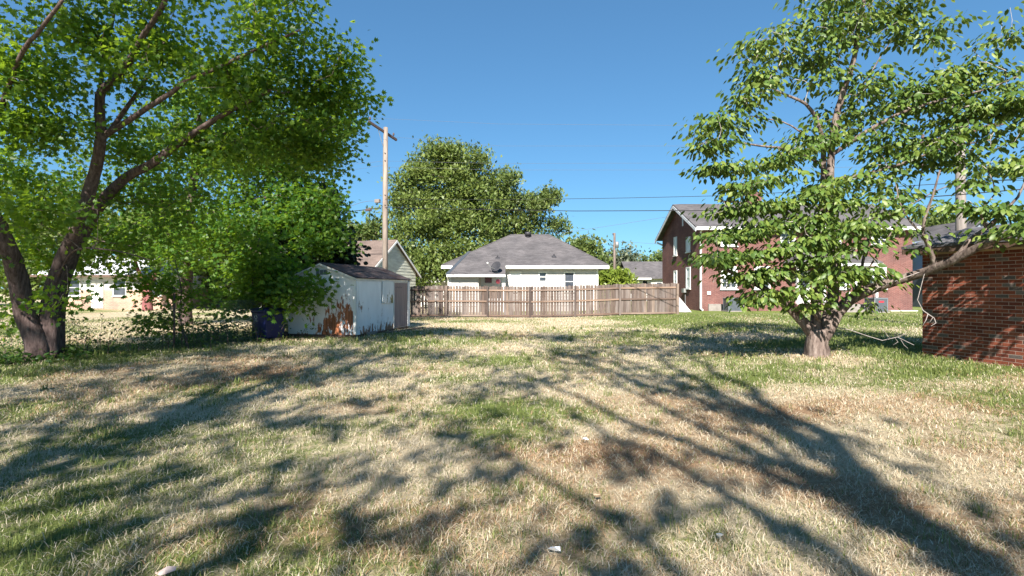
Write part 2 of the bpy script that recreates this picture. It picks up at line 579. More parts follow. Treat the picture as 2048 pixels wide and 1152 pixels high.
xs = axis_pts(-14, 14, .16, -900, 900)
ys = axis_pts(1.5, 24, .16, -300, 1500)
GX, GY = np.meshgrid(xs, ys)
nx, ny = len(xs), len(ys)
gg, bb = lawn_mix(GX.ravel(), GY.ravel())
V = np.stack([GX.ravel(), GY.ravel(), gz(GX.ravel(), GY.ravel())], 1)
ii = (np.arange(ny - 1)[:, None] * nx + np.arange(nx - 1)[None, :]).ravel()
Q = np.stack([ii, ii + 1, ii + 1 + nx, ii + nx], 1)


def M_ground():
    m, n, b = nmat('lawn soil and thatch')
    ag = N(n, 'Attribute', attribute_name='green'); ab = N(n, 'Attribute', attribute_name='brown')
    p = pos(n)
    fine = math_(n, 'ADD', math_(n, 'MULTIPLY', noise(n, p, 30, 5, .75), .6), math_(n, 'MULTIPLY', noise(n, p, 170, 3, .7), .4)); mid = noise(n, p, 6.5, 5, .65)
    straw = ramp(n, [(.3, (.36, .285, .18)), (.5, (.53, .445, .30)), (.7, (.66, .58, .42))]); n.links.new(fine, straw.inputs[0])
    thatch = ramp(n, [(.3, (.20, .12, .07)), (.55, (.36, .235, .14)), (.75, (.50, .36, .23))]); n.links.new(fine, thatch.inputs[0])
    green = ramp(n, [(.28, (.075, .11, .026)), (.5, (.15, .19, .05)), (.72, (.25, .275, .09))]); n.links.new(fine, green.inputs[0])
    gm = math_(n, 'ADD', ag.outputs['Fac'], math_(n, 'MULTIPLY', math_(n, 'SUBTRACT', mid, .5), 1.6))
    gr = ramp(n, [(.25, (0, 0, 0)), (.75, (1, 1, 1))]); n.links.new(gm, gr.inputs[0])
    bm_ = math_(n, 'ADD', ab.outputs['Fac'], math_(n, 'MULTIPLY', math_(n, 'SUBTRACT', mid, .5), 1.2))
    br = ramp(n, [(.25, (0, 0, 0)), (.8, (1, 1, 1))]); n.links.new(bm_, br.inputs[0])
    col = mix(n, br.outputs[0], straw.outputs[0], thatch.outputs[0])
    col = mix(n, gr.outputs[0], col, green.outputs[0])
    n.links.new(col, b.inputs['Base Color'])
    b.inputs['Roughness'].default_value = 1; b.inputs['Specular IOR Level'].default_value = .1
    h = math_(n, 'ADD', noise(n, p, 80, 5, .8), math_(n, 'MULTIPLY', mid, 1.2))
    bump(n, b, h, .9, .05)
    return m


lawn = mesh_np('lawn', V, Q.ravel(), np.arange(len(Q)) * 4, np.full(len(Q), 4), M_ground(), smooth=True,
               attrs={'green': gg, 'brown': bb}, kind='structure')


def M_blade():
    m, n, b = nmat('grass blades')
    a = N(n, 'Attribute', attribute_name='tint')
    n.links.new(a.outputs['Color'], b.inputs['Base Color'])
    b.inputs['Roughness'].default_value = .6; b.inputs['Specular IOR Level'].default_value = .25
    tr = n.nodes.new("ShaderNodeBsdfTranslucent"); n.links.new(a.outputs['Color'], tr.inputs[0])
    ms = n.nodes.new("ShaderNodeMixShader"); ms.inputs[0].default_value = .42
    n.links.new(b.outputs[0], ms.inputs[1]); n.links.new(tr.outputs[0], ms.inputs[2])
    n.links.new(ms.outputs[0], n.nodes["Material Output"].inputs[0])
    return m


def grass():
    rs = np.random.RandomState(5)
    n_try = 560000
    # depth chosen so that density falls with distance
    u = rs.rand(n_try)
    y0, y1, e = 2.1, 27.4, .12
    Y = (y0 ** e + u * (y1 ** e - y0 ** e)) ** (1 / e)
    X = (rs.rand(n_try) * 2 - 1) * (Y * 1.06 + 1.2)
    # gather in tufts
    tu = fbm(X * 3.1, Y * 3.1, 77, 3)
    keep = rs.rand(n_try) < np.clip((tu - .22) * 2.6, .30, 1)
    # not inside the shed and the outbuilding
    sx_, sy_ = X + 5.0, Y - 16.4
    a = -sx_ * .978 + sy_ * .21; b_ = sx_ * .21 + sy_ * .978
    keep &= ~((a > -.05) & (a < 2.5) & (b_ > -.02) & (b_ < 4.3))
    ox, oy = X - 8.68, Y - 10.83
    keep &= ~((ox * .981 + oy * .196 > -.01) & (-ox * .196 + oy * .981 < .02))
    X, Y = X[keep], Y[keep]
    # taller green tufts and weeds standing out of the mown grass
    nt_, kb = 900, 34
    ty = (2.2 ** .5 + rs.rand(nt_) * (20 ** .5 - 2.2 ** .5)) ** 2; tx = (rs.rand(nt_) * 2 - 1) * (ty * 1.05 + 1)
    tg = lawn_mix(tx, ty)[0]; ok = (rs.rand(nt_) < .15 + tg) & (tx < 8.0) & ~((ty > 15.5) & (tx < -3.5) & (tx > -8))
    tx, ty = tx[ok], ty[ok]; r_t = .03 + .10 * rs.rand(len(tx)) ** 2
    TX = (np.repeat(tx, kb) + rs.randn(len(tx) * kb) * np.repeat(r_t, kb)); TY = (np.repeat(ty, kb) + rs.randn(len(tx) * kb) * np.repeat(r_t, kb))
    tuft = np.concatenate([np.zeros(len(X), bool), np.ones(len(TX), bool)])
    X = np.concatenate([X, TX]); Y = np.concatenate([Y, TY]); n = len(X)
    g, b = lawn_mix(X, Y)
    Z = gz(X, Y)
    r1, r2, r3, r4 = rs.rand(4, n)
    isg = (r1 < (.10 + .82 * g)) | (tuft & (r1 < .9))
    flat = (~isg) & (r2 < .45)
    sc = np.clip(Y / 4.5, .85, 4.2)
    H = np.where(isg, .026 + .040 * r3 ** 1.5, .018 + .032 * r3) * (1 + .25 * g)
    H = np.where(tuft, H * 1.55 + .012, H)
    short = (rs.rand(n) < .35) & ~tuft
    H = np.where(short & ~flat, H * .5, H)
    H = np.where(flat, .04 + .06 * r3, H) * np.clip(.8 + Y / 16, .9, 1.7)
    W = (.0012 + .0017 * r4) * sc * np.where(isg, 1.25, 1.0)
    az = rs.rand(n) * 2 * np.pi
    lean = np.where(flat, 1.25 + .25 * rs.rand(n), np.where(isg, .1 + .55 * rs.rand(n), .15 + .8 * rs.rand(n)))
    d = np.stack([np.cos(az), np.sin(az)], 1)
    sdv = np.stack([-np.sin(az), np.cos(az)], 1)
    fz = np.abs(rs.randn(n)) * .3
    B = np.stack([X, Y, Z - .004 + np.where(flat, .012 + .02 * rs.rand(n), 0)], 1)
    mid = B.copy(); tip = B.copy()
    hx = np.sin(lean * .7) * H * .55; hz = np.cos(lean * .7) * H * .55
    mid[:, :2] += d * hx[:, None]; mid[:, 2] += hz
    l2 = np.minimum(lean * 1.35 + fz, 1.62)
    tip[:, :2] = mid[:, :2] + d * (np.sin(l2) * H * .5)[:, None]; tip[:, 2] = mid[:, 2] + np.cos(l2) * H * .5
    s3 = np.concatenate([sdv, np.zeros((n, 1))], 1) * W[:, None]
    VV = np.stack([B - s3, B + s3, mid + s3 * .8, mid - s3 * .8, tip], 1).reshape(-1, 3)
    base = (np.arange(n) * 5)[:, None]
    quad = base + np.array([0, 1, 2, 3]); tri = base + np.array([3, 2, 4])
    loops = np.concatenate([quad, tri], 1).ravel()
    starts = (np.arange(n) * 7)[:, None] + np.array([0, 4]); totals = np.tile([4, 3], n)
    k = rs.rand(n)[:, None]; k2 = rs.rand(n)[:, None]
    green = np.array([.11, .155, .035]) * (1 - k) + np.array([.27, .31, .10]) * k
    blue = np.array([.075, .125, .055])
    green = np.where(k2 < .25, .5 * green + .5 * blue, green)
    straw = np.array([.48, .40, .26]) * (1 - k) + np.array([.80, .72, .56]) * k
    rust = np.array([.34, .205, .11]) * (1 - k) + np.array([.55, .38, .23]) * k
    straw = np.where(k2 < (.08 + .62 * b[:, None]), rust, straw)
    C = np.where(isg[:, None], green, straw)
    C = np.concatenate([C, np.ones((n, 1))], 1)
    C = np.repeat(C, 5, 0)
    o = mesh_np('grass', VV, loops, starts.ravel(), totals, M_blade(), attrs={'tint': C}, kind='stuff')
    tag(o, 'short mown grass, patchy green and straw dry, covering the yard', 'grass')
    return o


grass()


# ------------------------------------------------------------------ trees
def leaf_template(kind):
    if kind == 'maple':      # five pointed
        pts = [(0, 0), (.16, .30), (.30, .52), (.42, .24), (.72, .40), (.68, .12), (1.0, 0)]
        up = [(x, y) for x, y in pts]; lo = [(x, -y) for x, y in pts[1:-1]]
        v = [(x, y, -.25 * abs(y) - .12 * x * x) for x, y in up] + [(x, y, -.25 * abs(y) - .12 * x * x) for x, y in lo]
        # outline order: 0,1..6, then lower 5..1 = idx 11..7 ; centre fan in halves along the midrib
        f = [(0, 1, 3), (1, 2, 3), (0, 3, 5, 6), (3, 4, 5)]
        g = [(0, 9, 7), (7, 9, 8), (0, 6, 11, 9), (9, 11, 10)]
        return np.array(v), f + g
    if kind == 'oval':
        v = [(0, 0, 0), (.32, .25, -.05), (.68, .22, -.16), (1, 0, -.34), (.68, -.22, -.16), (.32, -.25, -.05), (.5, 0, .0)]
        f = [(0, 6, 2, 1), (6, 3, 2), (0, 5, 4, 6), (6, 4, 3)]
        return np.array(v), f
    if kind == 'clump':      # small spray of three leaves, for trees far away
        v = [(0, 0, 0), (.5, .22, .05), (.95, .05, -.1), (.45, -.2, -.02), (.1, .55, .12), (.45, .8, 0), (.2, -.5, .1), (.6, -.75, -.05)]
        f = [(0, 3, 2, 1), (0, 1, 5, 4), (0, 6, 7, 3)]
        return np.array(v), f
    if kind == 'needle':
        v = [(0, -.05, 0), (1, -.16, -.1), (1.1, 0, -.1), (1, .16, -.1), (0, .05, 0), (.3, -.45, .12), (.75, -.42, .05), (.3, .45, .12), (.75, .42, .05)]
        f = [(0, 1, 2, 3, 4), (0, 5, 6, 1), (4, 3, 8, 7)]
        return np.array(v), f


def leaves_mesh(name, pos_, dir_, nrm, size, kind, mat, parent, as_kind='stuff'):
    T, faces = leaf_template(kind)
    x = dir_ / (np.linalg.norm(dir_, axis=1, keepdims=True) + 1e-9)
    z = nrm - (nrm * x).sum(1, keepdims=True) * x
    z = z / (np.linalg.norm(z, axis=1, keepdims=True) + 1e-9)
    y = np.cross(z, x)
    Rm = np.stack([x, y, z], 2)                       # n,3,3 columns
    VV = pos_[:, None, :] + np.einsum('nij,mj->nmi', Rm, T) * size[:, None, None]
    n, m = len(pos_), len(T)
    fl = np.concatenate([np.array(f) for f in faces]); tt = np.array([len(f) for f in faces])
    loops = ((np.arange(n) * m)[:, None] + fl[None, :]).ravel()
    st = np.concatenate([[0], np.cumsum(tt)[:-1]])
    starts = ((np.arange(n) * len(fl))[:, None] + st[None, :]).ravel()
    totals = np.tile(tt, n)
    return mesh_np(name, VV.reshape(-1, 3), loops, starts, totals, mat, parent, kind=as_kind)


class Tree:
    def __init__(s, name, base, label, cat='tree', group=None, seed=1):
        s.root = empty(name, base, label, cat, group)
        s.rs = np.random.RandomState(seed)
        s.P = []; s.par = []; s.rad = []; s.fix = []
        s.paths = []      # (list of node idx, is_main)

    def limb(s, pts, r0, r1, wob=.03, join=True):
        """hand placed limb through pts; smooth resample"""
        pts = np.array([tuple(p) for p in pts], float)
        # Catmull-Rom
        q = []
        pp = np.vstack([2 * pts[0] - pts[1], pts, 2 * pts[-1] - pts[-2]])
        for i in range(1, len(pp) - 2):
            L = np.linalg.norm(pp[i + 1] - pp[i]); k = max(2, int(L / .22))
            for t in np.linspace(0, 1, k, endpoint=False):
                a, b, c, d = pp[i - 1], pp[i], pp[i + 1], pp[i + 2]
                q.append(.5 * ((2 * b) + (-a + c) * t + (2 * a - 5 * b + 4 * c - d) * t ** 2 + (-a + 3 * b - 3 * c + d) * t ** 3))
        q.append(pts[-1]); q = np.array(q)
        n = len(q)
        wv = np.cumsum(s.rs.randn(n, 3), 0); wv -= np.linspace(0, 1, n)[:, None] * wv[-1]
        q += wv * wob * .18
        path = []
        par = -1
        if s.P and join:
            d = np.linalg.norm(np.array(s.P) - q[0], axis=1); par = int(d.argmin()); path.append(par)
        for i in range(n):
            s.P.append(q[i]); s.par.append(par); s.fix.append(r0 + (r1 - r0) * (i / (n - 1)) ** .8); s.rad.append(0.)
            par = len(s.P) - 1; path.append(par)
        s.paths.append((path, True))
        return path

    def grow(s, blobs, step=.4, tip=.006, bend=.35, shell=.45, expo=2.4, layer=0.0):
        """blobs: (centre, radii, count) -> twigs that reach every leaf cluster"""
        C = []
        for c, r_, k in blobs:
            v = s.rs.randn(k, 3); v /= np.linalg.norm(v, axis=1, keepdims=True)
            v *= (s.rs.rand(k, 1) ** shell)
            C.append(np.array(tuple(c)) + v * np.array(r_))
        C = np.vstack(C)
        if layer:      # tiers of horizontal sprays, drooping outwards
            ax = np.array(s.root.location); ro = np.linalg.norm(C[:, :2] - ax[:2], axis=1)
            sl = .12 * ro + .25 * np.sin(np.arctan2(C[:, 1] - ax[1], C[:, 0] - ax[0]) * 2.0 + 1)
            C[:, 2] = np.round((C[:, 2] + sl) / layer) * layer - sl + s.rs.randn(len(C)) * .06
        PN = np.array(s.P)
        usable = np.array(s.fix) < .35
        start = np.array([np.linalg.norm(PN - c, axis=1).min() for c in C])
        order = np.argsort(start)
        cap = len(PN) + len(C) * 14
        A = np.zeros((cap, 3)); A[:len(PN)] = PN; m = len(PN)
        pen = np.zeros(cap)
        s.clusters = []
        for ci in order:
            c = C[ci]
            dv = A[:m] - c
            d = np.sqrt((dv ** 2).sum(1)) + .55 * np.maximum(A[:m, 2] - c[2], 0) + pen[:m]
            j = int(d.argmin())
            p0 = A[j]; L = np.linalg.norm(c - p0)
            k = max(2, min(12, int(L / step) + 1))
            jd = p0 - A[s.par[j]] if s.par[j] >= 0 else np.array([0, 0, 1.])
            jd = jd / (np.linalg.norm(jd) + 1e-9)
            ctrl = p0 + (jd * .6 + np.array([0, 0, .35])) * L * bend
            path = [j]; par = j
            for t in np.linspace(0, 1, k + 1)[1:]:
                q = (1 - t) ** 2 * p0 + 2 * t * (1 - t) * ctrl + t * t * c
                if t < 1: q = q + s.rs.randn(3) * .05 * min(L, 1.2)
                s.P.append(q); s.par.append(par); s.fix.append(0.); s.rad.append(0.)
                A[m] = q; par = m; path.append(m); m += 1
            s.paths.append((path, False))
            s.clusters.append((c, path))
        # pipe model
        nP = len(s.P); acc = np.zeros(nP); ch = np.zeros(nP, int)
        for i in range(nP):
            if s.par[i] >= 0: ch[s.par[i]] += 1
        for i in range(nP - 1, -1, -1):
            if ch[i] == 0: acc[i] = tip ** expo
            if s.par[i] >= 0: acc[s.par[i]] += acc[i]
        r = acc ** (1 / expo)
        for i in range(nP):
            s.rad[i] = s.fix[i] if s.fix[i] > 0 else min(r[i], .09)
        for i in range(nP):
            if s.fix[i] == 0 and s.par[i] >= 0: s.rad[i] = min(s.rad[i], s.rad[s.par[i]] * .92)

    def wood(s, mat_main, mat_twig, name_main='trunk', name_twig='branches', minr=0.0):
        if not any(s.rad): s.rad = list(s.fix)
        a, b = MB(), MB()
        for path, main in s.paths:
            pts = [s.P[i] for i in path]
            rd = [s.rad[i] for i in path]
            if len(pts) < 2: continue
            if not main or len(path) > 1 and s.par[path[1]] == path[0]:
                rd[0] = min(rd[0], rd[1] * 1.25)
            if max(rd) < minr: continue
            nseg = 16 if max(rd) > .12 else 8 if max(rd) > .05 else 5 if max(rd) > .015 else 3
            (a if main else b).tube(pts, rd, nseg, cap=main, rough=.07 if max(rd) > .1 else 0)
        out = []
        if a.v: out.append(nb(a, name_main, mat_main, s.root))
        if b.v: out.append(nb(b, name_twig, mat_twig, s.root)); out[-1]['kind'] = 'stuff'
        return out

    def crown(s, per, size, kind, mat, spread=(.3, .3, .22), droop=.3, upright=.6, along=.5, size_var=.3, name='crown'):
        cl = s.clusters; n = len(cl) * per
        c = np.repeat(np.array([k[0] for k in cl]), per, 0)
        t = np.repeat(np.array([np.array(s.P[k[1][-2]]) for k in cl]), per, 0)
        pv = np.repeat(np.array([np.array(s.P[k[1][max(0, len(k[1]) - 3)]]) for k in cl]), per, 0)
        f = s.rs.rand(n, 1)
        ax = c + (t - c) * f * along * 2 + (pv - t) * np.maximum(f * 2 - 1, 0) * along
        offs = s.rs.randn(n, 3) * np.array(spread)
        p = ax + offs
        d = offs + s.rs.randn(n, 3) * .18 * np.mean(spread) * 2
        d[:, 2] = d[:, 2] * .5 - droop * np.linalg.norm(d[:, :2], axis=1)
        nr = s.rs.randn(n, 3) * (1 - upright); nr[:, 2] += upright
        sz = size * (1 + size_var * (s.rs.rand(n) * 2 - 1))
        return leaves_mesh(name, p, d, nr, sz, kind, mat, s.root)


def nb(mb, name, mat, parent):
    off = np.array(wloc(parent))
    V = np.array(mb.v)
    tot = np.array([len(f) for f in mb.f]); loops = np.concatenate([np.array(f) for f in mb.f])
    st = np.concatenate([[0], np.cumsum(tot)[:-1]])
    return mesh_np(name, V, loops, st, tot, mat, parent, smooth=True)


def bl(px, py, Y, rx, ry, rd, k):
    """crown blob: centre pixel at depth, radii in pixels across/up and metres in depth"""
    return (P(px, py, Y), (rx / F * Y, rd, ry / F * Y), k)


# --- the big leaning maple at the left edge
t = Tree('maple_tree', (-10.4, 11.2, 0), 'large multi-stemmed maple with leaning trunks at the left edge of the lawn', seed=3)
t.limb([(-10.35, 11.15, -.1), P(78, 690, 11.1), P(52, 630, 11.0), P(36, 560, 10.8), P(5, 470, 10.4), P(-50, 340, 10.2), P(-80, 180, 10)], .24, .07)
t.limb([(-10.15, 11.25, -.1), P(98, 660, 11.2), P(104, 590, 11.3), P(122, 520, 11.3), P(152, 452, 11.2), P(176, 382, 11.1), P(191, 333, 11.0), P(201, 278, 10.9), P(199, 208, 10.8),
        P(204, 180, 10.7), P(236, 149, 10.5), P(271, 100, 10.3), P(290, 66, 10.1), P(325, 15, 9.9), P(350, -60, 9.6)], .20, .035, join=False)
t.limb([(-10.2, 11.45, -.1), P(112, 650, 11.5), P(118, 590, 11.7), P(140, 515, 11.8), P(178, 445, 11.8), P(215, 392, 11.7), P(250, 358, 11.6), P(305, 326, 11.4), P(347, 292, 11.2),
        P(375, 271, 11.0), P(448, 226, 10.7), P(540, 180, 10.4)], .21, .03, join=False)
t.limb([P(203, 275, 10.9), P(243, 250, 10.8), P(295, 215, 10.6), P(347, 184, 10.4), P(375, 163, 10.3), P(427, 142, 10.1), P(520, 95, 9.9), P(600, 60, 9.8)], .07, .02)
t.limb([P(215, 268, 10.9), P(257, 208, 11.0), P(288, 163, 11.1), P(312, 115, 11.2), P(330, 30, 11.3)], .055, .02)
t.limb([P(199, 205, 10.8), P(205, 120, 11.2), P(222, 50, 11.3), P(240, -50, 11.4)], .05, .02)
t.limb([P(347, 292, 11.2), P(430, 275, 11.6), P(520, 240, 11.9), P(620, 215, 12.2)], .05, .015)
t.limb([P(-40, 330, 10.2), P(20, 160, 9.3), P(49, 94, 8.8), P(83, 55, 8.5), P(125, 0, 8.2)], .06, .025)
t.limb([P(110, 560, 11.3), P(150, 500, 10.6), P(230, 500, 10.0), P(300, 520, 9.8)], .03, .01)
t.grow([bl(40, 350, 12.2, 120, 110, 1.6, 62), bl(30, 150, 9.5, 110, 120, 1.6, 58), bl(170, 60, 10.8, 100, 100, 1.8, 46),
        bl(330, 110, 10.8, 110, 100, 1.8, 56), bl(270, 300, 12.4, 90, 70, 1.2, 34), bl(470, 150, 10.5, 110, 100, 1.7, 44), bl(580, 90, 10.4, 80, 100, 1.5, 38),
        bl(640, 190, 11, 70, 70, 1.4, 30), bl(560, 270, 11.3, 110, 80, 1.6, 46), bl(430, 290, 11.6, 100, 70, 1.7, 42),
        bl(640, 310, 11.8, 50, 60, 1.2, 26), bl(330, 400, 12.4, 100, 60, 1.2, 26), bl(230, 470, 13.0, 110, 50, .8, 30), bl(150, 520, 13.2, 90, 40, .6, 20), bl(300, 560, 12.6, 60, 36, .5, 12), bl(30, 500, 12.6, 70, 60, .8, 16),
        bl(130, 600, 10.6, 36, 24, .35, 5), bl(20, 640, 12.2, 40, 50, .5, 8), bl(300, -60, 10.3, 260, 70, 1.8, 60), bl(560, -40, 10, 90, 60, 1.4, 30),
        bl(690, 130, 11, 26, 55, .8, 16), bl(715, 195, 11.2, 20, 30, .6, 7), bl(680, 250, 11.2, 30, 40, .7, 10), bl(-120, 350, 10, 90, 300, 2, 50), bl(90, 420, 10.0, 90, 50, .7, 18), bl(60, 250, 9.6, 100, 60, .8, 30)], tip=.005, shell=.75)
t.wood(MT['bark_maple'], MT['bark_far'])
t.crown(44, .105, 'maple', LF['maple'], (.24, .24, .15), .25, .15)

# --- the second maple in the neighbour's yard
b2 = P(372, 647, 22.5); b2.z = 0
t = Tree('maple_tree', b2, 'straight-trunked maple beyond the wire fence, its low crown hanging over the shed', seed=9)
t.limb([(b2.x, b2.y, -.1), P(372, 600, 22.5), P(375, 520, 22.5), P(380, 440, 22.4), P(390, 340, 22), P(400, 230, 21.5)], .29, .1)
t.limb([P(376, 520, 22.5), P(345, 490, 22.3), P(332, 440, 22), P(318, 370, 21.6)], .09, .04)
t.limb([P(379, 470, 22.4), P(420, 430, 21.5), P(500, 400, 20.5), P(590, 390, 19.5), P(650, 410, 19)], .12, .03)
t.limb([P(388, 360, 22), P(450, 300, 21), P(530, 250, 20), P(600, 230, 19.6)], .10, .03)
t.limb([P(379, 480, 22.4), P(440, 480, 20.5), P(510, 500, 18.8), P(560, 540, 17.2), P(585, 565, 16.3)], .07, .015)
t.grow([bl(330, 380, 22, 90, 80, 2.4, 60), bl(400, 260, 21.5, 110, 90, 2.6, 80), bl(500, 330, 20.5, 110, 90, 2.4, 90), bl(590, 300, 19.8, 80, 80, 2, 70),
        bl(620, 420, 19.3, 70, 50, 1.6, 50), bl(520, 440, 20, 110, 50, 2, 60), bl(420, 480, 20.8, 80, 55, 2, 45), bl(330, 500, 21.5, 60, 60, 1.6, 35),
        bl(640, 480, 18.8, 48, 26, 1, 22), bl(560, 545, 16.9, 40, 34, .5, 18), bl(610, 577, 15.9, 34, 14, .35, 11), bl(470, 540, 18.2, 50, 50, .9, 20), bl(580, 606, 15.7, 16, 16, .25, 5),
        bl(660, 240, 20, 45, 60, 1.3, 25), bl(470, 180, 21, 110, 60, 2, 50)], tip=.006)
t.wood(MT['bark_maple'], MT['bark_maple'])
t.crown(44, .16, 'maple', LF['maple2'], (.36, .36, .22), .25, .2)

# --- dogwood on the right
bd = P(1635, 712, 11.1); bd.z = G(bd.x, bd.y)
t = Tree('dogwood_tree', bd, 'dogwood with short forked trunk and layered leafy branches in front of the brick house', seed=21)
DW = 11.1
t.limb([(bd.x - .02, bd.y, bd.z - .15), P(1634, 700, DW), P(1631, 680, DW), P(1630, 660, DW)], .265, .19, wob=.06)
t.limb([P(1626, 668, DW), P(1612, 650, DW), P(1592, 628, DW), P(1570, 606, 11), P(1545, 585, 10.9), P(1500, 560, 10.7), P(1450, 538, 10.4), P(1405, 522, 10.2)], .135, .02)
t.limb([P(1632, 665, DW), P(1630, 625, 11.2), P(1633, 570, 11.3), P(1638, 500, 11.3), P(1643, 420, 11.2), P(1646, 340, 11.1), P(1643, 278, 11), P(1631, 236, 10.9), P(1610, 208, 10.8), P(1582, 194, 10.6), P(1540, 175, 10.5)], .115, .018)
t.limb([P(1645, 668, DW), P(1663, 620, 11.2), P(1668, 550, 11.4), P(1664, 470, 11.4), P(1660, 380, 11.3), P(1664, 300, 11.2), P(1672, 243, 11.1), P(1686, 194, 11), P(1700, 156, 10.9), P(1711, 115, 10.8), P(1718, 66, 10.7), P(1728, 10, 10.6), P(1740, -70, 10.5)], .13, .03)
t.limb([P(1648, 672, DW), P(1664, 645, 11.05), P(1683, 614, 11), P(1715, 588, 10.9), P(1770, 565, 10.7), P(1815, 551, 10.45), P(1850, 540, 10.2), P(1905, 517, 9.7), P(1960, 490, 9.25), P(2010, 468, 8.9), P(2080, 450, 8.5), (8.62, 7.7, 2.95), (8.45, 6.9, 3.25)], .145, .03)
t.limb([P(1850, 540, 10.2), P(1867, 526, 10), P(1856, 495, 9.9), P(1846, 469, 9.8), P(1848, 439, 9.7), P(1863, 394, 9.6), P(1880, 340, 9.5)], .06, .015)
t.limb([P(1905, 517, 9.7), P(1922, 505, 9.6), P(1940, 481, 9.5), P(1974, 456, 9.4), P(2009, 422, 9.3), P(2037, 394, 9.2), P(2060, 340, 9.1)], .06, .015)
t.limb([P(1960, 490, 9.25), P(2000, 478, 8.8), P(2050, 470, 8.4)], .03, .012)
t.limb([P(1664, 310, 11.2), P(1720, 270, 10.9), P(1790, 230, 10.6), P(1880, 200, 10.3), P(1970, 180, 10), P(2040, 150, 9.8)], .05, .012)
t.limb([P(1662, 360, 11.3), P(1730, 350, 11), P(1800, 330, 10.6), P(1880, 300, 10.2), P(1980, 280, 9.8)], .045, .012)
t.limb([P(1645, 330, 11.1), P(1590, 300, 10.8), P(1520, 290, 10.5), P(1440, 280, 10.3), P(1400, 290, 10.1)], .04, .01)
t.limb([P(1665, 300, 11.2), P(1690, 230, 12.2), P(1740, 150, 12.6), P(1790, 70, 12.8)], .04, .012)
t.limb([P(1640, 470, 11.3), P(1580, 430, 11), P(1500, 410, 10.6), P(1430, 400, 10.3)], .045, .01)
t.limb([P(1716, 588, 10.9), P(1740, 470, 11.4), P(1790, 420, 11.6), P(1830, 370, 11.6)], .04, .012)
t.limb([P(1640, 645, DW), P(1608, 600, 10.6), P(1600, 540, 10.4), P(1610, 470, 10.2)], .035, .01)
for q_ in ([P(1664, 480, 11.4), P(1720, 440, 11.2), P(1790, 425, 10.9), P(1860, 385, 10.6), P(1950, 350, 10.3)],
           [P(1700, 600, 10.95), P(1760, 500, 10.9), P(1800, 440, 10.8), P(1835, 380, 10.7), P(1850, 300, 10.6)],
           [P(1846, 469, 9.8), P(1820, 440, 9.9), P(1800, 400, 10.0), P(1790, 360, 10.1)],
           [P(1974, 456, 9.4), P(1960, 420, 9.4), P(1990, 385, 9.4), P(1975, 340, 9.4)],
           [P(1643, 300, 11), P(1600, 262, 10.8), P(1560, 240, 10.7), P(1500, 232, 10.6)]):
    t.limb(q_, .026, .008, wob=.06)
t.grow([bl(1440, 510, 10.4, 62, 38, .8, 34), bl(1510, 545, 10.6, 70, 40, .9, 40), bl(1545, 582, 10.4, 75, 22, .7, 26), bl(1490, 460, 10.6, 80, 40, 1, 36), bl(1580, 500, 10.4, 90, 50, 1, 48),
        bl(1665, 545, 10.4, 85, 26, .9, 34), bl(1735, 545, 10.6, 55, 14, .6, 13), bl(1670, 470, 10.4, 95, 45, 1.1, 48), bl(1745, 460, 11, 60, 36, 1.1, 17), bl(1580, 420, 10.7, 100, 50, 1.2, 50),
        bl(1480, 395, 10.4, 75, 40, 1, 34), bl(1690, 390, 10.8, 100, 50, 1.3, 46), bl(1790, 400, 11, 50, 25, 1, 8), bl(1440, 320, 10.3, 58, 35, .8, 30), bl(1430, 255, 10.2, 42, 28, .7, 16), bl(1500, 210, 10.5, 60, 28, .7, 20),
        bl(1510, 130, 10.6, 52, 36, .8, 22), bl(1560, 80, 10.7, 60, 34, .9, 22), bl(1640, 120, 10.8, 70, 50, 1, 30), bl(1680, 40, 10.6, 100, 55, 1.2, 44), bl(1780, 30, 11, 80, 45, 1, 30),
        bl(1560, 330, 10.7, 80, 35, 1, 26), bl(1640, 270, 10.7, 70, 40, 1.1, 22), bl(1740, 200, 11.2, 80, 60, 1.3, 46), bl(1800, 290, 10.9, 90, 50, 1.2, 46), bl(1850, 200, 10.6, 80, 50, 1.1, 40),
        bl(1940, 240, 10.2, 90, 55, 1, 46), bl(1930, 150, 10.3, 70, 35, .9, 26), bl(1880, 330, 10.4, 90, 34, 1, 26), bl(2020, 210, 9.8, 60, 60, .9, 30), bl(2010, 60, 10, 34, 26, .6, 9), bl(1860, 60, 10.6, 50, 30, .8, 16),
        bl(2010, 330, 9.4, 60, 30, .8, 18), bl(1880, 410, 9.7, 40, 20, .5, 7), bl(1960, 400, 9.4, 40, 20, .5, 7), bl(2020, 435, 9.0, 50, 14, .5, 9), bl(1980, 445, 9.2, 30, 8, .3, 4), bl(1610, 612, 10.5, 40, 8, .3, 5), bl(1740, 622, 10.7, 26, 10, .3, 3),
        bl(1700, -60, 10.6, 120, 50, 1.4, 36), bl(2110, 250, 9.8, 60, 120, 1, 30), ((8.45, 7.4, 3.1), (.55, .9, .35), 22), ((8.55, 6.3, 3.5), (.6, .8, .4), 20), ((8.3, 8.2, 2.75), (.35, .5, .2), 7)], tip=.0055, shell=.6, step=.3, layer=.46)
tw = t.wood(MT['bark_dog'], MT['bark_pale'])
t.crown(19, .128, 'oval', LF['dog'], (.20, .20, .045), .6, .66, .45)
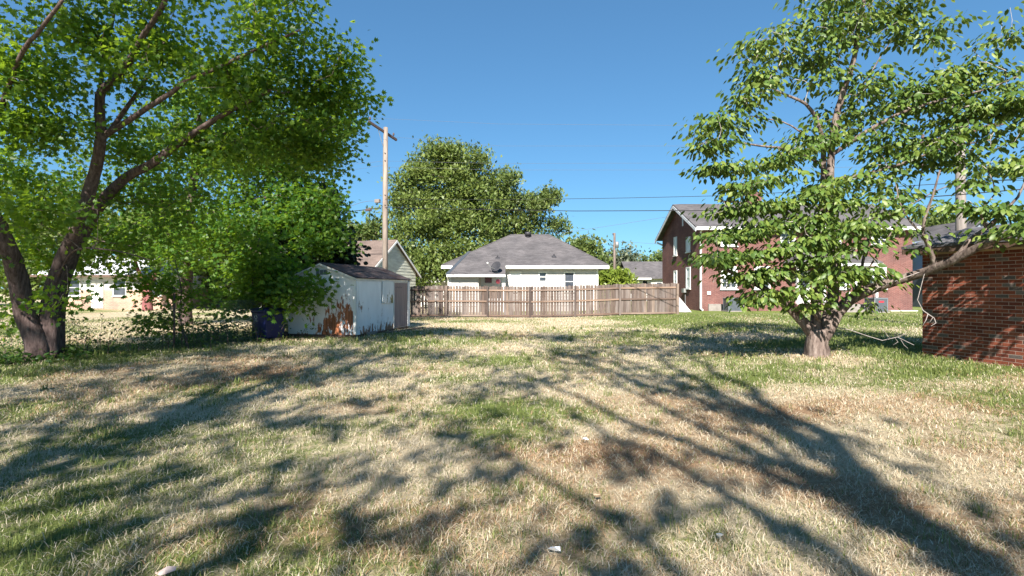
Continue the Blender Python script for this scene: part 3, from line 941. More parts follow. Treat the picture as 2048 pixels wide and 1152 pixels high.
# dead pale twigs hanging low
m = MB()
m.tube([P(1660, 652, 11), P(1700, 660, 10.8), P(1735, 672, 10.5), P(1765, 681, 10.3), P(1795, 674, 10.2), P(1815, 684, 10.1), P(1828, 690, 10.0)], [0.0109, 0.0095, 0.0082, 0.0075, 0.0068, 0.0061, 0.0041], 6)
m.tube([P(1795, 674, 10.2), P(1810, 668, 10.2), P(1812, 664, 10.2)], [0.0054, 0.0048, 0.0027], 5)
m.tube([P(1800, 677, 10.2), P(1808, 690, 10.1), P(1816, 697, 10.0)], [0.0054, 0.0048, 0.0027], 5)
m.tube([P(1780, 677, 10.2), P(1770, 664, 10.2), P(1758, 652, 10.3)], [0.0054, 0.0041, 0.0027], 5)
m.tube([P(1790, 676, 10.2), P(1796, 684, 10.1), P(1786, 690, 10.1)], [0.0048, 0.0041, 0.0027], 5)
m.tube([P(1850, 540, 10.2), P(1757, 575, 10.4), P(1745, 585, 10.4), P(1750, 610, 10.4), P(1752, 628, 10.4)], [0.0082, 0.0082, 0.0082, 0.0068, 0.0048], 6)
m.tube([P(1850, 543, 10.2), P(1835, 600, 9.9), P(1846, 621, 9.8), P(1856, 628, 9.7), P(1868, 636, 9.7), P(1872, 646, 9.7), P(1862, 652, 9.7)], [0.0054, 0.0054, 0.0082, 0.0082, 0.0082, 0.0075, 0.0054], 6)
m.tube([P(1856, 628, 9.7), P(1852, 640, 9.7), P(1846, 650, 9.7)], [0.0082, 0.0068, 0.0048], 5)
m.tube([P(1866, 634, 9.7), P(1860, 644, 9.7)], [0.0061, 0.0041], 5)
m.build('dead_twig', MT['bark_dead'], t.root, True)


def simple_tree(name, label, px, Y, r, h0, blobs, leaf, mat, per, size, seed, bark='bark_far', spread=(.6, .6, .45), kind='clump', group=None, base=None, forks=3, step=.9, minr=.0, dens=1.0):
    b = base or Vector(((px - 1024) / F * Y, Y, 0)); b = Vector((b[0], b[1], G(b[0], b[1])))
    t = Tree(name, b, label, 'tree', group, seed)
    top = sum((Vector(c) for c, _, _ in blobs), Vector()) / len(blobs)
    f = Vector((b.x * .6 + top.x * .4, b.y, b.z + h0))
    t.limb([b - Vector((0, 0, .1)), (b + f) / 2 + Vector((.05, 0, 0)), f], r, r * .75, wob=.1)
    rr = random.Random(seed)
    for c, rad, k in sorted(blobs, key=lambda q: -q[2])[:forks + 2]:
        c = Vector(c); mid = f.lerp(c, .5) + Vector((rr.uniform(-.3, .3), rr.uniform(-.3, .3), .25 * (c - f).length * .3))
        t.limb([f, mid, c], r * .5, r * .12, wob=.1)
    t.grow([(c, q_, max(4, int(k * dens))) for c, q_, k in blobs], step=step, tip=.012)
    t.wood(MT[bark], MT[bark], minr=minr)
    t.crown(per, size, kind, LF[mat], spread, .3, .15)
    return t


simple_tree('shade_tree', 'tall round sunlit tree rising behind the left end of the white house', 868, 46, .45, 2.6,
            [bl(850, 370, 46, 62, 62, 3, 80), bl(930, 350, 46, 68, 60, 3, 85), bl(870, 450, 45, 82, 62, 3, 95), bl(950, 430, 46, 72, 68, 3, 85), bl(850, 530, 44, 58, 42, 2.4, 60),
             bl(925, 515, 44.5, 72, 42, 2.6, 65), bl(895, 305, 46, 58, 30, 2.4, 45), bl(800, 395, 46, 26, 55, 1.6, 30), bl(800, 480, 44.5, 24, 50, 1.6, 26)],
            'clump', 'mid', 92, .21, 31, spread=(.46, .46, .34), dens=.72)
simple_tree('shade_tree', 'smaller sunlit tree standing right of the tallest one, above the house ridge', 1040, 50, .35, 3,
            [bl(1010, 375, 50, 42, 44, 2.4, 50), bl(1065, 415, 50, 48, 40, 2.4, 55), bl(1045, 470, 50, 62, 36, 2.6, 55), bl(1100, 400, 50, 20, 26, 1.4, 14), bl(1110, 460, 50, 22, 34, 1.4, 14), bl(990, 440, 50, 40, 50, 2.4, 40)],
            'clump', 'far', 84, .22, 32, spread=(.46, .46, .34), dens=.72)
simple_tree('shade_tree', 'yellowish tree showing above the brown roof left of the tall pole', 720, 60, .3, 3,
            [bl(700, 470, 60, 22, 26, 2, 18), bl(730, 465, 60, 26, 22, 2, 20), bl(757, 450, 60, 16, 34, 1.6, 16), bl(690, 500, 60, 40, 22, 2, 20)], 'clump', 'far', 34, .36, 33, spread=(.7, .7, .5))
simple_tree('shade_tree', 'round green tree right of the white house roof', 1170, 58, .3, 2.4,
            [bl(1165, 505, 58, 34, 28, 2, 34), bl(1185, 530, 58, 26, 24, 2, 22), bl(1160, 490, 58, 18, 14, 1.4, 10)], 'clump', 'far', 40, .34, 34, spread=(.7, .7, .5))
simple_tree('willow_tree', 'feathery grey green tree behind the thin pole and far grey house', 1236, 62, .28, 2,
            [bl(1225, 530, 62, 26, 28, 2, 30), bl(1252, 525, 62, 20, 26, 2, 22), bl(1210, 555, 60, 22, 18, 1.4, 16)], 'clump', 'pale', 40, .34, 35, spread=(.6, .6, .6))
simple_tree('leafy_shrub', 'bright lime green shrub just over the fence, right of the white house', 1225, 40, .08, .6,
            [bl(1215, 560, 40, 26, 16, 1, 24), bl(1240, 556, 40, 22, 18, 1, 20), bl(1250, 575, 40, 20, 10, .8, 10)], 'clump', 'lime', 40, .22, 36, spread=(.3, .3, .25), step=.5)
simple_tree('shade_tree', 'dark green tree between the brick house and the second pole', 1865, 44, .3, 2.2,
            [bl(1850, 480, 44, 34, 40, 2, 50), bl(1880, 460, 44, 30, 34, 2, 40), bl(1850, 540, 43, 40, 30, 1.6, 40), bl(1890, 520, 44, 26, 40, 1.6, 30)], 'clump', 'far', 44, .3, 37)
simple_tree('shade_tree', 'far treetop peeking over the grey roofed house', 1325, 90, .3, 4, [bl(1322, 518, 90, 12, 7, 2, 12), bl(1278, 523, 90, 7, 9, 2, 6), bl(1315, 540, 90, 50, 16, 2, 24)], 'clump', 'far', 26, .5, 38, spread=(.8, .8, .6))
# trees filling the back of the left neighbour's yard
simple_tree('shade_tree', 'leafy tree behind the left neighbour house', 250, 46, .4, 3, [bl(160, 440, 46, 110, 80, 3, 60), bl(290, 460, 46, 80, 60, 3, 50), bl(60, 480, 46, 90, 70, 3, 40)], 'clump', 'far', 30, .42, 39, spread=(.9, .9, .7))
simple_tree('shade_tree', 'leafy tree filling the background at the far left edge', -40, 44, .35, 1.6, [bl(-60, 540, 44, 90, 60, 3, 50), bl(60, 555, 44, 60, 36, 2.4, 40), bl(-160, 480, 44, 90, 90, 3, 50)], 'clump', 'far', 34, .36, 45, spread=(.8, .8, .6))
simple_tree('shade_tree', 'leafy tree in the neighbour yard left of the dark evergreen', 450, 44, .35, 2.4, [bl(440, 500, 44, 70, 50, 2.6, 50), bl(520, 470, 44, 60, 60, 2.6, 40), bl(430, 570, 43, 60, 26, 2, 30)], 'clump', 'far', 32, .38, 40, spread=(.8, .8, .6))

# reddish trunk in the neighbour's yard
br = P(296, 614, 36); br.z = 0
t = Tree('red_trunk_tree', br, 'stout reddish forked trunk in the left neighbour yard', seed=44)
t.limb([(br.x, br.y, -.1), P(296, 590, 36), P(295, 575, 36)], .34, .26)
t.limb([P(295, 577, 36), P(285, 560, 36), P(270, 520, 36), P(262, 480, 36)], .17, .06)
t.limb([P(296, 577, 36), P(305, 560, 36), P(318, 530, 36), P(330, 490, 36)], .17, .06)
t.grow([bl(260, 470, 36, 50, 36, 2, 34), bl(330, 480, 36, 50, 36, 2, 34), bl(300, 440, 36, 60, 30, 2, 30)], tip=.01, step=.7)
t.wood(MT['bark_red'], MT['bark_red']); t.crown(36, .32, 'clump', LF['far'], (.6, .6, .45))

# dark evergreen behind the shed
be = Vector((-8.6, 21.5, 0))
t = Tree('cedar_tree', be, 'dark evergreen cedar standing behind the white shed', seed=51)
t.limb([be - Vector((0, 0, .1)), be + Vector((0, 0, 2)), be + Vector((.1, 0, 5.2))], .2, .05)
t.grow([((be.x, be.y, 1.9), (1.9, 1.6, .9), 60), ((be.x + .1, be.y, 3.0), (1.7, 1.4, .9), 60), ((be.x + .2, be.y, 4.1), (1.35, 1.1, .8), 44), ((be.x + .3, be.y, 5.2), (.8, .8, .8), 24), ((be.x + 1.3, be.y - .3, 2.9), (.8, .8, .6), 24), ((be.x - 1.6, be.y - .6, 1.6), (1.0, .9, .8), 24)], tip=.006, step=.5)
t.wood(MT['bark_maple'], MT['bark_maple'])
t.crown(60, .17, 'needle', LF['cedar'], (.3, .3, .24), .2, .3)

# tall trees behind the viewpoint: their crowns shade the lawn
def back_tree(label, base, h, blobs, seed, per=30, size=.20, thin=.52):
    b = Vector(base)
    t = Tree('oak_tree', b, label, 'tree', 'tall trees behind the viewpoint', seed)
    t.limb([b - Vector((0, 0, .1)), b + Vector((.1, 0, h * .3)), b + Vector((.2, .2, h * .6)), b + Vector((.1, .3, h * .9))], .28, .05, wob=.35)
    for c, r_, k in blobs:
        c = Vector(c); s0 = b + Vector((.15, .1, max(h * .3, c.z * .6)))
        t.limb([s0, s0.lerp(c, .55) + Vector((0, 0, .4)), c], .09, .025, wob=.2)
    t.grow([(c, r_, max(3, int(k * thin))) for c, r_, k in blobs], step=.8, tip=.012, shell=.6)
    t.wood(MT['bark_far'], MT['bark_far'])
    t.crown(per, size, 'clump', LF['far'], (.42, .42, .3), .3, .5)


def sh(X, Y, h, rx, ry, rz, k):
    """crown blob at height h whose shadow falls on the lawn at (X, Y)"""
    L = h / math.tan(SUN_EL)
    return ((X - L * math.sin(SUN_AZ), Y - L * math.cos(SUN_AZ), h), (rx, ry, rz), k)


back_tree('tall oak behind the viewpoint shading the middle of the lawn', (.55, -8.5, 0), 19,
          [sh(1.7, 16.5, 17.5, 2.2, 1.6, 1.3, 26), sh(-1.2, 18, 18.5, 1.9, 1.5, 1.2, 22), sh(3.4, 13, 15.5, 1.5, 1.4, 1.0, 18), sh(1.4, 12, 15, 1.3, 1.3, 1.0, 18), sh(-1.8, 12.3, 15, 1.4, 1.3, 1.0, 15),
           sh(2.6, 9.2, 13, 1.1, 1.1, .8, 13), sh(.0, 8.6, 12.5, 1.1, 1.0, .8, 13), sh(3.0, 6.0, 11, .55, 1.3, .5, 7), sh(2.9, 3.6, 9.5, .5, 1.2, .4, 7), sh(1.5, 4.6, 9.5, .6, .8, .5, 7),
           sh(.2, 3.3, 8.5, .6, .7, .5, 6), sh(-.6, 5.6, 10, .7, .7, .5, 7), sh(3.6, 17.5, 18, 1.4, 1.2, 1, 12), sh(1.0, 2.3, 8.2, .9, .5, .5, 6)], 61)
back_tree('tall oak behind the viewpoint shading the left of the lawn', (-6.5, -7.5, 0), 22,
          [sh(-4.0, 16.2, 18.0, 1.3, 1.2, 1.0, 22), sh(-9.9, 13.5, 15.5, 1.9, 1.8, 1.3, 46), sh(-7.3, 18.8, 17.5, .9, .8, .9, 30), sh(-6.3, 20.0, 18, .8, .35, .35, 12), sh(-6.2, 16.9, 17.0, .7, .3, .3, 9), sh(-4.5, 18.6, 18.3, .3, .8, .5, 10), sh(-6.8, 13.0, 15.5, 2.1, 1.4, 1.1, 40), sh(-4.2, 12.2, 15, 1.7, 1.3, 1.1, 28), sh(-8.2, 10.6, 14, 1.6, 1.3, 1.0, 24), sh(-5.6, 9.3, 12.8, 1.7, 1.0, 1.0, 28),
           sh(-3.0, 9.0, 12.8, 1.2, .9, .8, 15), sh(-7.4, 7.9, 11.6, 1.3, .7, .7, 14), sh(-4.2, 6.4, 10.8, 1.3, .7, .7, 17), sh(-2.4, 6.8, 10.8, .9, .6, .6, 9), sh(-6.4, 5.4, 10.2, 1.4, .7, .8, 15),
           sh(-3.0, 4.5, 9.2, 1.1, .6, .6, 11), sh(-1.4, 4.2, 9.0, .8, .5, .5, 7), sh(-2.0, 2.9, 8.0, .9, .4, .5, 7), sh(-4.6, 27, 23.5, 1.6, 1.8, 1.6, 26), sh(-5.6, 21.5, 21, 1.9, 1.9, 1.5, 26)], 62, thin=.50)

# ------------------------------------------------------------------ brick outbuilding at the right edge
wd = Vector((.196, -.981, 0)).normalized()        # along the wall towards the viewer
inn = Vector((.981, .196, 0)).normalized()        # into the building
OC = Vector((8.68, 10.83, 0))
OL, OWD, OH = 6.2, 3.0, 2.36
ob = empty('brick_outbuilding', OC + Vector((0, 0, .1)), 'low red brick outbuilding with shallow shingled roof at the right edge', 'building')
fo = Frame(OC, wd, -inn)
MB().box(fo, 0.004, OL, -OWD, -.0016, -.1, OH).build('mortar_wall', MT['mortar'], ob)


def M_brick():
    m, n, b = nmat('red brick')
    oi = n.nodes.new("ShaderNodeObjectInfo"); g = n.nodes.new("ShaderNodeNewGeometry")
    rnd = math_(n, 'FRACT', math_(n, 'ADD', oi.outputs['Random'], g.outputs['Random Per Island']))
    r = ramp(n, [(0, (.11, .030, .019)), (.3, (.165, .045, .026)), (.6, (.21, .060, .034)), (.84, (.26, .085, .05)), (.87, (.085, .07, .064)), (1, (.15, .125, .112))])
    n.links.new(rnd, r.inputs[0])
    f = noise(n, pos(n), 26, 5, .7); q = ramp(n, [(.3, (.72, .72, .72)), (.7, (1.2, 1.18, 1.15))]); n.links.new(f, q.inputs[0])
    st = ramp(n, [(.35, (.8, .8, .82)), (.65, (1.08, 1.06, 1.05))]); n.links.new(noise(n, pos(n), 1.6, 4), st.inputs[0])
    n.links.new(mix(n, 1, mix(n, 1, r.outputs[0], q.outputs[0], 'MULTIPLY'), st.outputs[0], 'MULTIPLY'), b.inputs['Base Color'])
    b.inputs['Roughness'].default_value = .85; b.inputs['Specular IOR Level'].default_value = .25
    bump(n, b, f, .5, .006)
    return m


BM = M_brick()
bw, bh, jt = .203, .0577, .010
cw = Matrix(((-wd.x, -inn.x, 0), (-wd.y, -inn.y, 0), (0, 0, 1))).to_euler()


def brick_mesh(L):
    """bevelled brick, its back at d=-.02 and face near d=0"""
    e = .0016
    me = bpy.data.meshes.new('brick')
    v = []
    for (d, k) in ((-.03, 0), (-.0008, 0), (0.0005, e)):
        v += [(k, d, k), (L - k, d, k), (L - k, d, bh - k), (k, d, bh - k)]
    f = [(8, 9, 10, 11)]
    for a in (0, 4):
        f += [(a + i, a + (i + 1) % 4, a + 4 + (i + 1) % 4, a + 4 + i) for i in range(4)]
    me.from_pydata(v, [], f); fix_normals(me); me.materials.append(BM)
    return me


full, half, = brick_mesh(bw), brick_mesh(bw * .5 - .005)
rest = MB(); count = 0
rb = random.Random(4)
cells = []
for c in range(34):
    h = .0 + c * (bh + jt) - .0
    a = 0.0; first = c % 2 == 1
    while a < OL - .25:
        L = bw * .5 - .005 if (first and a == 0.0) else bw
        cells.append((a, h, L)); a += L + jt
cells.sort(key=lambda q: q[0] if True else 0)
vis = [q for q in cells if q[0] < 2.02 and q[1] > .08]
visset = set(vis[:300])
for a, h, L in cells:
    dj = rb.uniform(-.0006, .0010)
    if (a, h, L) in visset:
        o = bpy.data.objects.new('brick', full if L == bw else half)
        COL.objects.link(o); o.parent = ob
        p = fo(a + L, dj, h); o.location = p - wloc(ob); o.rotation_euler = cw
    else:
        rest.box(fo, a, a + L, -.02, .0005 + dj, h, h + bh)
rest.build('brick_courses', BM, ob, kind='stuff')
# frieze board, soffit, roof
MB().box(fo, -.02, OL, .004, .03, OH - .07, OH + .01).build('frieze_board', MT['board'], ob)
sl = .26
ov = .24; e_h = OH + .02
rx0, rx1 = -.26, OL + .2
ridge = OWD / 2


def oroof(a, t_, up=0):      # t_ measured inwards from the wall
    z = e_h + (t_ + ov) * sl if t_ < ridge else e_h + (2 * ridge - t_ + ov) * sl
    return fo(a, -t_, z + up)


m = MB()
m.slab([oroof(rx0, -ov, .1), oroof(rx1, -ov, .1), oroof(rx1, ridge, .1), oroof(rx0, ridge, .1)], .05, (0, 0, 1))
m.slab([oroof(rx0, ridge, .1), oroof(rx1, ridge, .1), oroof(rx1, OWD + ov, .1), oroof(rx0, OWD + ov, .1)], .05, (0, 0, 1))
m.build('roof', MT['roofout'], ob)
MB().box(fo, rx0 + .02, rx1 - .02, ov - .05, ov - .012, e_h - .06, e_h + .045).build('fascia', MT['soffit'], ob)
MB().slab([oroof(rx0 + .03, -ov + .06, .04), oroof(rx1 - .03, -ov + .06, .04), oroof(rx1 - .03, .1, .04), oroof(rx0 + .03, .1, .04)], .02, (0, 0, 1)).build('soffit', MT['soffit'], ob)
m = MB()
for t0, t1 in ((-ov, ridge), (ridge, OWD + ov)):
    m.slab([oroof(rx0 + .012, t0, .045), oroof(rx0 + .05, t0, .045), oroof(rx0 + .05, t1, .045), oroof(rx0 + .012, t1, .045)], .11, (0, 0, 1))
m.build('rake_board', MT['soffit'], ob)
gp = [(-OWD, OH), (0, OH), (-ridge, OH + (ridge + ov) * sl + .02)]
m = MB(); m.add([fo(.0, d, h) for d, h in gp] + [fo(.2, d, h) for d, h in gp], [(0, 1, 2), (5, 4, 3), (0, 3, 4, 1), (1, 4, 5, 2), (2, 5, 3, 0)])
m.build('gable', MT['redhouse'], ob)

# ------------------------------------------------------------------ white shed
SCN = Vector((-5.0, 16.4, 0))
gs = Vector((-.978, .21, 0)); ss = Vector((.21, .978, 0))
SW, SL, SE, SR = 2.45, 4.2, 1.93, 2.40
shed = empty('garden_shed', SCN, 'small white wooden shed with flaking paint and dark shingled roof', 'shed')
fg = Frame(SCN, gs, -ss)          # gable wall: a runs left, d towards the viewer
fs = Frame(SCN, ss, -gs)          # side wall: a runs away, d to the right
WB = (.33, .125, .06)
peel_g = M_peel('flaking white paint on gable', (.80, .79, .80), WB,
                [(fg(.32, 0, .66), .80, .33), (fg(.85, 0, .55), .80, .30), (fg(.5, 0, 1.15), .6, .15), (fg(.75, 0, .10), .8, .20), (fg(1.35, 0, .6), .4, .13), (fg(.1, 0, .3), .4, .10)])
peel_s = M_peel('flaking white paint on side', (.78, .79, .77), (.27, .16, .10),
                [(fs(.25, 0, 1.0), .35, .14), (fs(1.8, 0, .55), .6, .10), (fs(2.4, 0, .1), .7, .2), (fs(.9, 0, .1), .8, .12)], .01)
def side_at(px):
    """distance along the shed's side wall for a photo column"""
    k = (px - 1024) / F
    return (k * SCN.y - SCN.x) / (ss.x - k * ss.y)


a_sh0_, a_sh1_ = side_at(763), side_at(785)
peel_w = M_peel('rotting shutter paint', (.74, .74, .70), (.20, .17, .07), [(fs((a_sh0_ + a_sh1_) / 2 - .12, 0, 1.05), .42, .22), (fs((a_sh0_ + a_sh1_) / 2 + .22, 0, 1.1), .45, .22), (fs((a_sh0_ + a_sh1_) / 2, 0, 1.35), .35, .12)], .02, (.12, .12, .03))
H0 = .09
m = MB()
m.prism(fg, [(0.0, H0), (SW / 2 - .004, H0), (SW / 2 - .004, SR), (0.0, SE)], -.05, 0)
m.build('siding_panel', peel_g, shed)
m = MB(); m.prism(fg, [(SW / 2 + .004, H0), (SW, H0), (SW, SE), (SW / 2 + .004, SR)], -.05, -.003)
m.build('siding_panel', peel_g, shed)
# far gable and left wall
m = MB(); fb = Frame(SCN + ss * SL, gs, ss)
m.prism(fb, [(0, H0), (SW, H0), (SW, SE), (SW / 2, SR), (0, SE)], -.05, 0); m.build('back_gable', peel_g, shed)
MB().box(Frame(SCN + gs * SW, ss, gs), .05, SL - .05, -.05, 0, H0, SE).build('left_wall', peel_g, shed)


a_panel, a_sh0, a_sh1, a_d0, a_d1 = side_at(762), side_at(763), side_at(785), side_at(788), side_at(814)
MB().box(fs, .05, a_d0 - .02, -.05, 0, H0, SE).build('side_wall', peel_s, shed)
MB().box(fs, .12, a_panel - .02, .004, .02, H0 + .0, SE - .12).build('siding_panel', peel_s, shed)
MB().box(fs, a_sh0, a_sh1, .02, .045, 1.05, SE - .1).build('window_shutter', peel_w, shed, bevel=.004)
MB().box(fs, a_d0 - .02, a_d1 + .05, -.05, -.012, H0, SE).build('door_surround', MT['trimoff'], shed)
dr = MB().box(fs, a_d0, a_d1, -.011, .015, H0 + .02, SE - .14).build('door', MT['ply'], shed)
m = MB()
for k in range(5): m.box(fs, a_d0 + .12 + k * .12, a_d0 + .17 + k * .12, .016, .019, SE - .33 + .02 * (k % 2), SE - .30 + .02 * (k % 2))
m.build('hinge_mark', MT['dark'], dr)
MB().box(fs, a_d1 + .02, SL - .0, -.02, .03, H0, SE).build('corner_trim', MT['white'], shed)
MB().box(fs, a_d0 - .05, a_d0 - .01, .002, .022, H0, SE - .1).build('door_jamb', MT['trimoff'], shed)
MB().box(fs, -.02, .09, .002, .022, H0, SE).build('corner_trim', peel_s, shed)
MB().box(fg, -.022, .09, .002, .02, H0, SE - .02).build('corner_trim', peel_s, shed)
MB().box(fs, -.1, SL + .05, .005, .03, SE - .10, SE + .01).build('fascia', MT['trimoff'], shed)
# vent with three slots
vn = MB()
vc = SW / 2 - .02
vn.box(fg, vc - .20, vc + .22, .004, .012, 2.02, 2.20); vo = vn.build('vent', MT['greywall'], shed)
for k in range(3):
    MB().box(fg, vc - .18 + k * .133, vc - .18 + k * .133 + .115, .013, .018, 2.035, 2.185).build('vent_slot', MT['acgrey'], vo)
# roof
m = MB()
rt = (SR - SE) / (SW / 2)
ovs, ovg = .07, .10
z0 = SE + .035 - rt * ovs
p = lambda a, b, z: SCN + gs * a + ss * b + Vector((0, 0, z))
zr = SR + .035
m.slab([p(-ovs, -ovg, z0), p(-ovs, SL + ovg, z0), p(SW / 2, SL + ovg, zr), p(SW / 2, -ovg, zr)], .03, (0, 0, 1))
m.slab([p(SW / 2, -ovg, zr), p(SW / 2, SL + ovg, zr), p(SW + ovs, SL + ovg, z0), p(SW + ovs, -ovg, z0)], .03, (0, 0, 1))
m.build('roof', MT['roofdark'], shed)
m = MB()
for a0, a1, za, zb in ((-ovs, SW / 2, z0, zr), (SW / 2, SW + ovs, zr, z0)):
    m.add([p(a0, -ovg - .012, za - .035), p(a1, -ovg - .012, zb - .035), p(a1, -ovg - .012, zb - .095), p(a0, -ovg - .012, za - .095),
           p(a0, -ovg + .012, za - .035), p(a1, -ovg + .012, zb - .035), p(a1, -ovg + .012, zb - .095), p(a0, -ovg + .012, za - .095)],
          [(0, 1, 2, 3), (7, 6, 5, 4), (0, 4, 5, 1), (1, 5, 6, 2), (2, 6, 7, 3), (3, 7, 4, 0)])
m.build('rake_trim', MT['trimoff'], shed)
MB().box(fg, .05, SW - .05, -.1, -.02, -.02, H0).build('skid_beam', MT['soffit'], shed)
MB().box(fs, .05, SL - .05, -.1, -.02, -.02, H0).build('skid_beam', MT['soffit'], shed)
# loose boards at its foot
o = MB().box(Frame(fs(1.55, .28, 0), (ss + Vector((.12, 0, 0)))), 0, 2.75, -.05, .08, .03, .055).build('loose_plank', MT['rail'])
tag(o, 'long loose grey board lying in the grass by the shed door', 'plank')
o = MB().box(Frame(fs(.45, .16, 0), ss), 0, .62, -.03, .02, .02, .15).build('loose_plank', MT['pole'])
tag(o, 'short broken board leaning at the foot of the shed side wall', 'plank')
o = MB().box(Frame(fg(.25, .12, 0), gs), 0, 1.3, -.05, .05, .025, .05).build('loose_plank', MT['soffit'])
tag(o, 'rotten brown board lying along the shed gable wall', 'plank')

# ------------------------------------------------------------------ blue recycling bin
bc = Vector((-7.6, 16.05, 0))
binr = empty('recycling_bin', bc, 'dark blue wheeled recycling bin standing beside the white shed', 'bin')
fx = Vector((math.cos(R(-28)), math.sin(R(-28)), 0))
fbn = Frame(bc, fx)
w0, w1, dd0, dd1, hb = .27, .34, .30, .40, .90
def rect(hw, hd, h, f_=fbn): return [f_(-hw, hd, h), f_(hw, hd, h), f_(hw, -hd, h), f_(-hw, -hd, h)]
m = MB(); lv = [rect(w0, dd0, .05), rect(w0 + .01, dd0 + .01, .10), rect(w1 - .015, dd1 - .015, hb - .06), rect(w1 + .012, dd1 + .012, hb - .05), rect(w1 + .012, dd1 + .012, hb)]
vs = [q for l in lv for q in l]; f_ = [(3, 2, 1, 0)]
for i in range(4): f_ += [(i * 4 + k, i * 4 + (k + 1) % 4, i * 4 + 4 + (k + 1) % 4, i * 4 + 4 + k) for k in range(4)]
f_.append((16, 17, 18, 19)); m.add(vs, f_)
body = m.build('body', MT['bin'], binr, bevel=.02)
m = MB(); lv = [rect(w1 + .03, dd1 + .03, hb + .004), rect(w1 + .03, dd1 + .03, hb + .03), rect(w1 - .05, dd1 - .06, hb + .09)]
vs = [q for l in lv for q in l]; f_ = [(3, 2, 1, 0), (8, 9, 10, 11)]
for i in range(2): f_ += [(i * 4 + k, i * 4 + (k + 1) % 4, i * 4 + 4 + (k + 1) % 4, i * 4 + 4 + k) for k in range(4)]
m.add(vs, f_); m.build('lid', MT['bin'], binr, bevel=.015)
for s_ in (-1, 1):
    MB().lathe(fbn(s_ * .27, -.36, .11), [(0, -.03), (.11, -.03), (.11, .03), (0, .03)], 18, fx).build('wheel', MT['rubber'], binr, True)
MB().tube([fbn(-.25, -.44, hb - .02), fbn(.25, -.44, hb - .02)], .016, 8).build('handle', MT['bin'], binr)
# recycling sign: three chasing arrows, and a line of small print
ml = MB()
def fd(h): return dd0 + .01 + (dd1 - dd0 - .025) * (h - .1) / (hb - .16) + .004
def flat(pts):
    ml.add([fbn(a, fd(h), h) for a, h in pts], [tuple(range(len(pts)))])
c0 = (-.14, .70)
for k in range(3):
    an = k * 2 * math.pi / 3
    def rot(x, y, an=an): return (c0[0] + x * math.cos(an) - y * math.sin(an), c0[1] + x * math.sin(an) + y * math.cos(an))
    flat([rot(-.055, -.062), rot(.02, -.062), rot(.02, -.040), rot(-.043, -.040)])
    flat([rot(.02, -.075), rot(.052, -.050), rot(.02, -.027)])
for k in range(9):
    flat([(-.235 + k * .022, .575), (-.235 + k * .022 + .015, .575), (-.235 + k * .022 + .015, .592), (-.235 + k * .022, .592)])
ml.build('recycling_sign', MT['white'], body)

# ------------------------------------------------------------------ board fence
FY = 27.8
fc = empty('board_fence', (1.5, FY, 0), 'weathered wooden board fence with rails, across the back of the lawn', 'fence')
fpx = [745, 818, 893, 975, 1060, 1150, 1240, 1355]
fX = [(q - 1024) / F * FY for q in fpx]
FHT = 1.70
pk = []
for L in range(3):
    me = bpy.data.meshes.new('picket')
    wdt = (.138, .132, .142)[L]; hh = FHT + (-.012, .0, .015)[L]
    c_ = .03
    prof = [(0, .04), (wdt, .04), (wdt, hh - c_), (wdt - c_, hh), (c_, hh), (0, hh - c_)]
    v = [(a, 0, h) for a, h in prof] + [(a, .016, h) for a, h in prof]
    f = [tuple(range(6)), tuple(range(11, 5, -1))] + [(i, i + 6, (i + 1) % 6 + 6, (i + 1) % 6) for i in range(6)]
    me.from_pydata(v, [], f); fix_normals(me); me.materials.append(MT['fence']); pk.append(me)
rf = random.Random(12)
x = fX[0]
while x < fX[-1] - .02:
    o = bpy.data.objects.new('picket', pk[rf.randrange(3)]); COL.objects.link(o); o.parent = fc
    o.location = Vector((x, FY + .09 + rf.uniform(-.004, .004), G(x, FY) + rf.uniform(-.012, .012))) - wloc(fc)
    o.rotation_euler = (rf.uniform(-.01, .01), rf.uniform(-.008, .008), rf.uniform(-.03, .03))
    u_ = 1024 + x / FY * F
    gap = rf.choice([.004, .012, .016, .02, .03]) if u_ < 1200 else rf.choice([.002, .003, .006])
    x += .138 + gap
for i, x in enumerate(fX):
    z = G(x, FY)
    wp = .10 if i < len(fX) - 1 else .14
    MB().box(WORLD, x - wp / 2, x + wp / 2, FY - .055, FY + .045, z - .1, z + FHT - .015 + (.03 if i == 2 else 0)).build('post', MT['fence'], fc, bevel=.006)
for i in range(len(fX) - 1):
    xa, xb = fX[i] + .052, fX[i + 1] - .052
    for hz in (FHT - .22, FHT * .5 + .02, .10):
        m = MB(); za, zb = G(xa, FY) + hz, G(xb, FY) + hz
        hq = .045
        m.add([(xa, FY + .035, za - hq), (xb, FY + .035, zb - hq), (xb, FY + .035, zb + hq), (xa, FY + .035, za + hq),
               (xa, FY + .08, za - hq), (xb, FY + .08, zb - hq), (xb, FY + .08, zb + hq), (xa, FY + .08, za + hq)],
              [(0, 1, 2, 3), (7, 6, 5, 4), (0, 4, 5, 1), (1, 5, 6, 2), (2, 6, 7, 3), (3, 7, 4, 0)])
        m.build('rail', MT['rail'], fc)

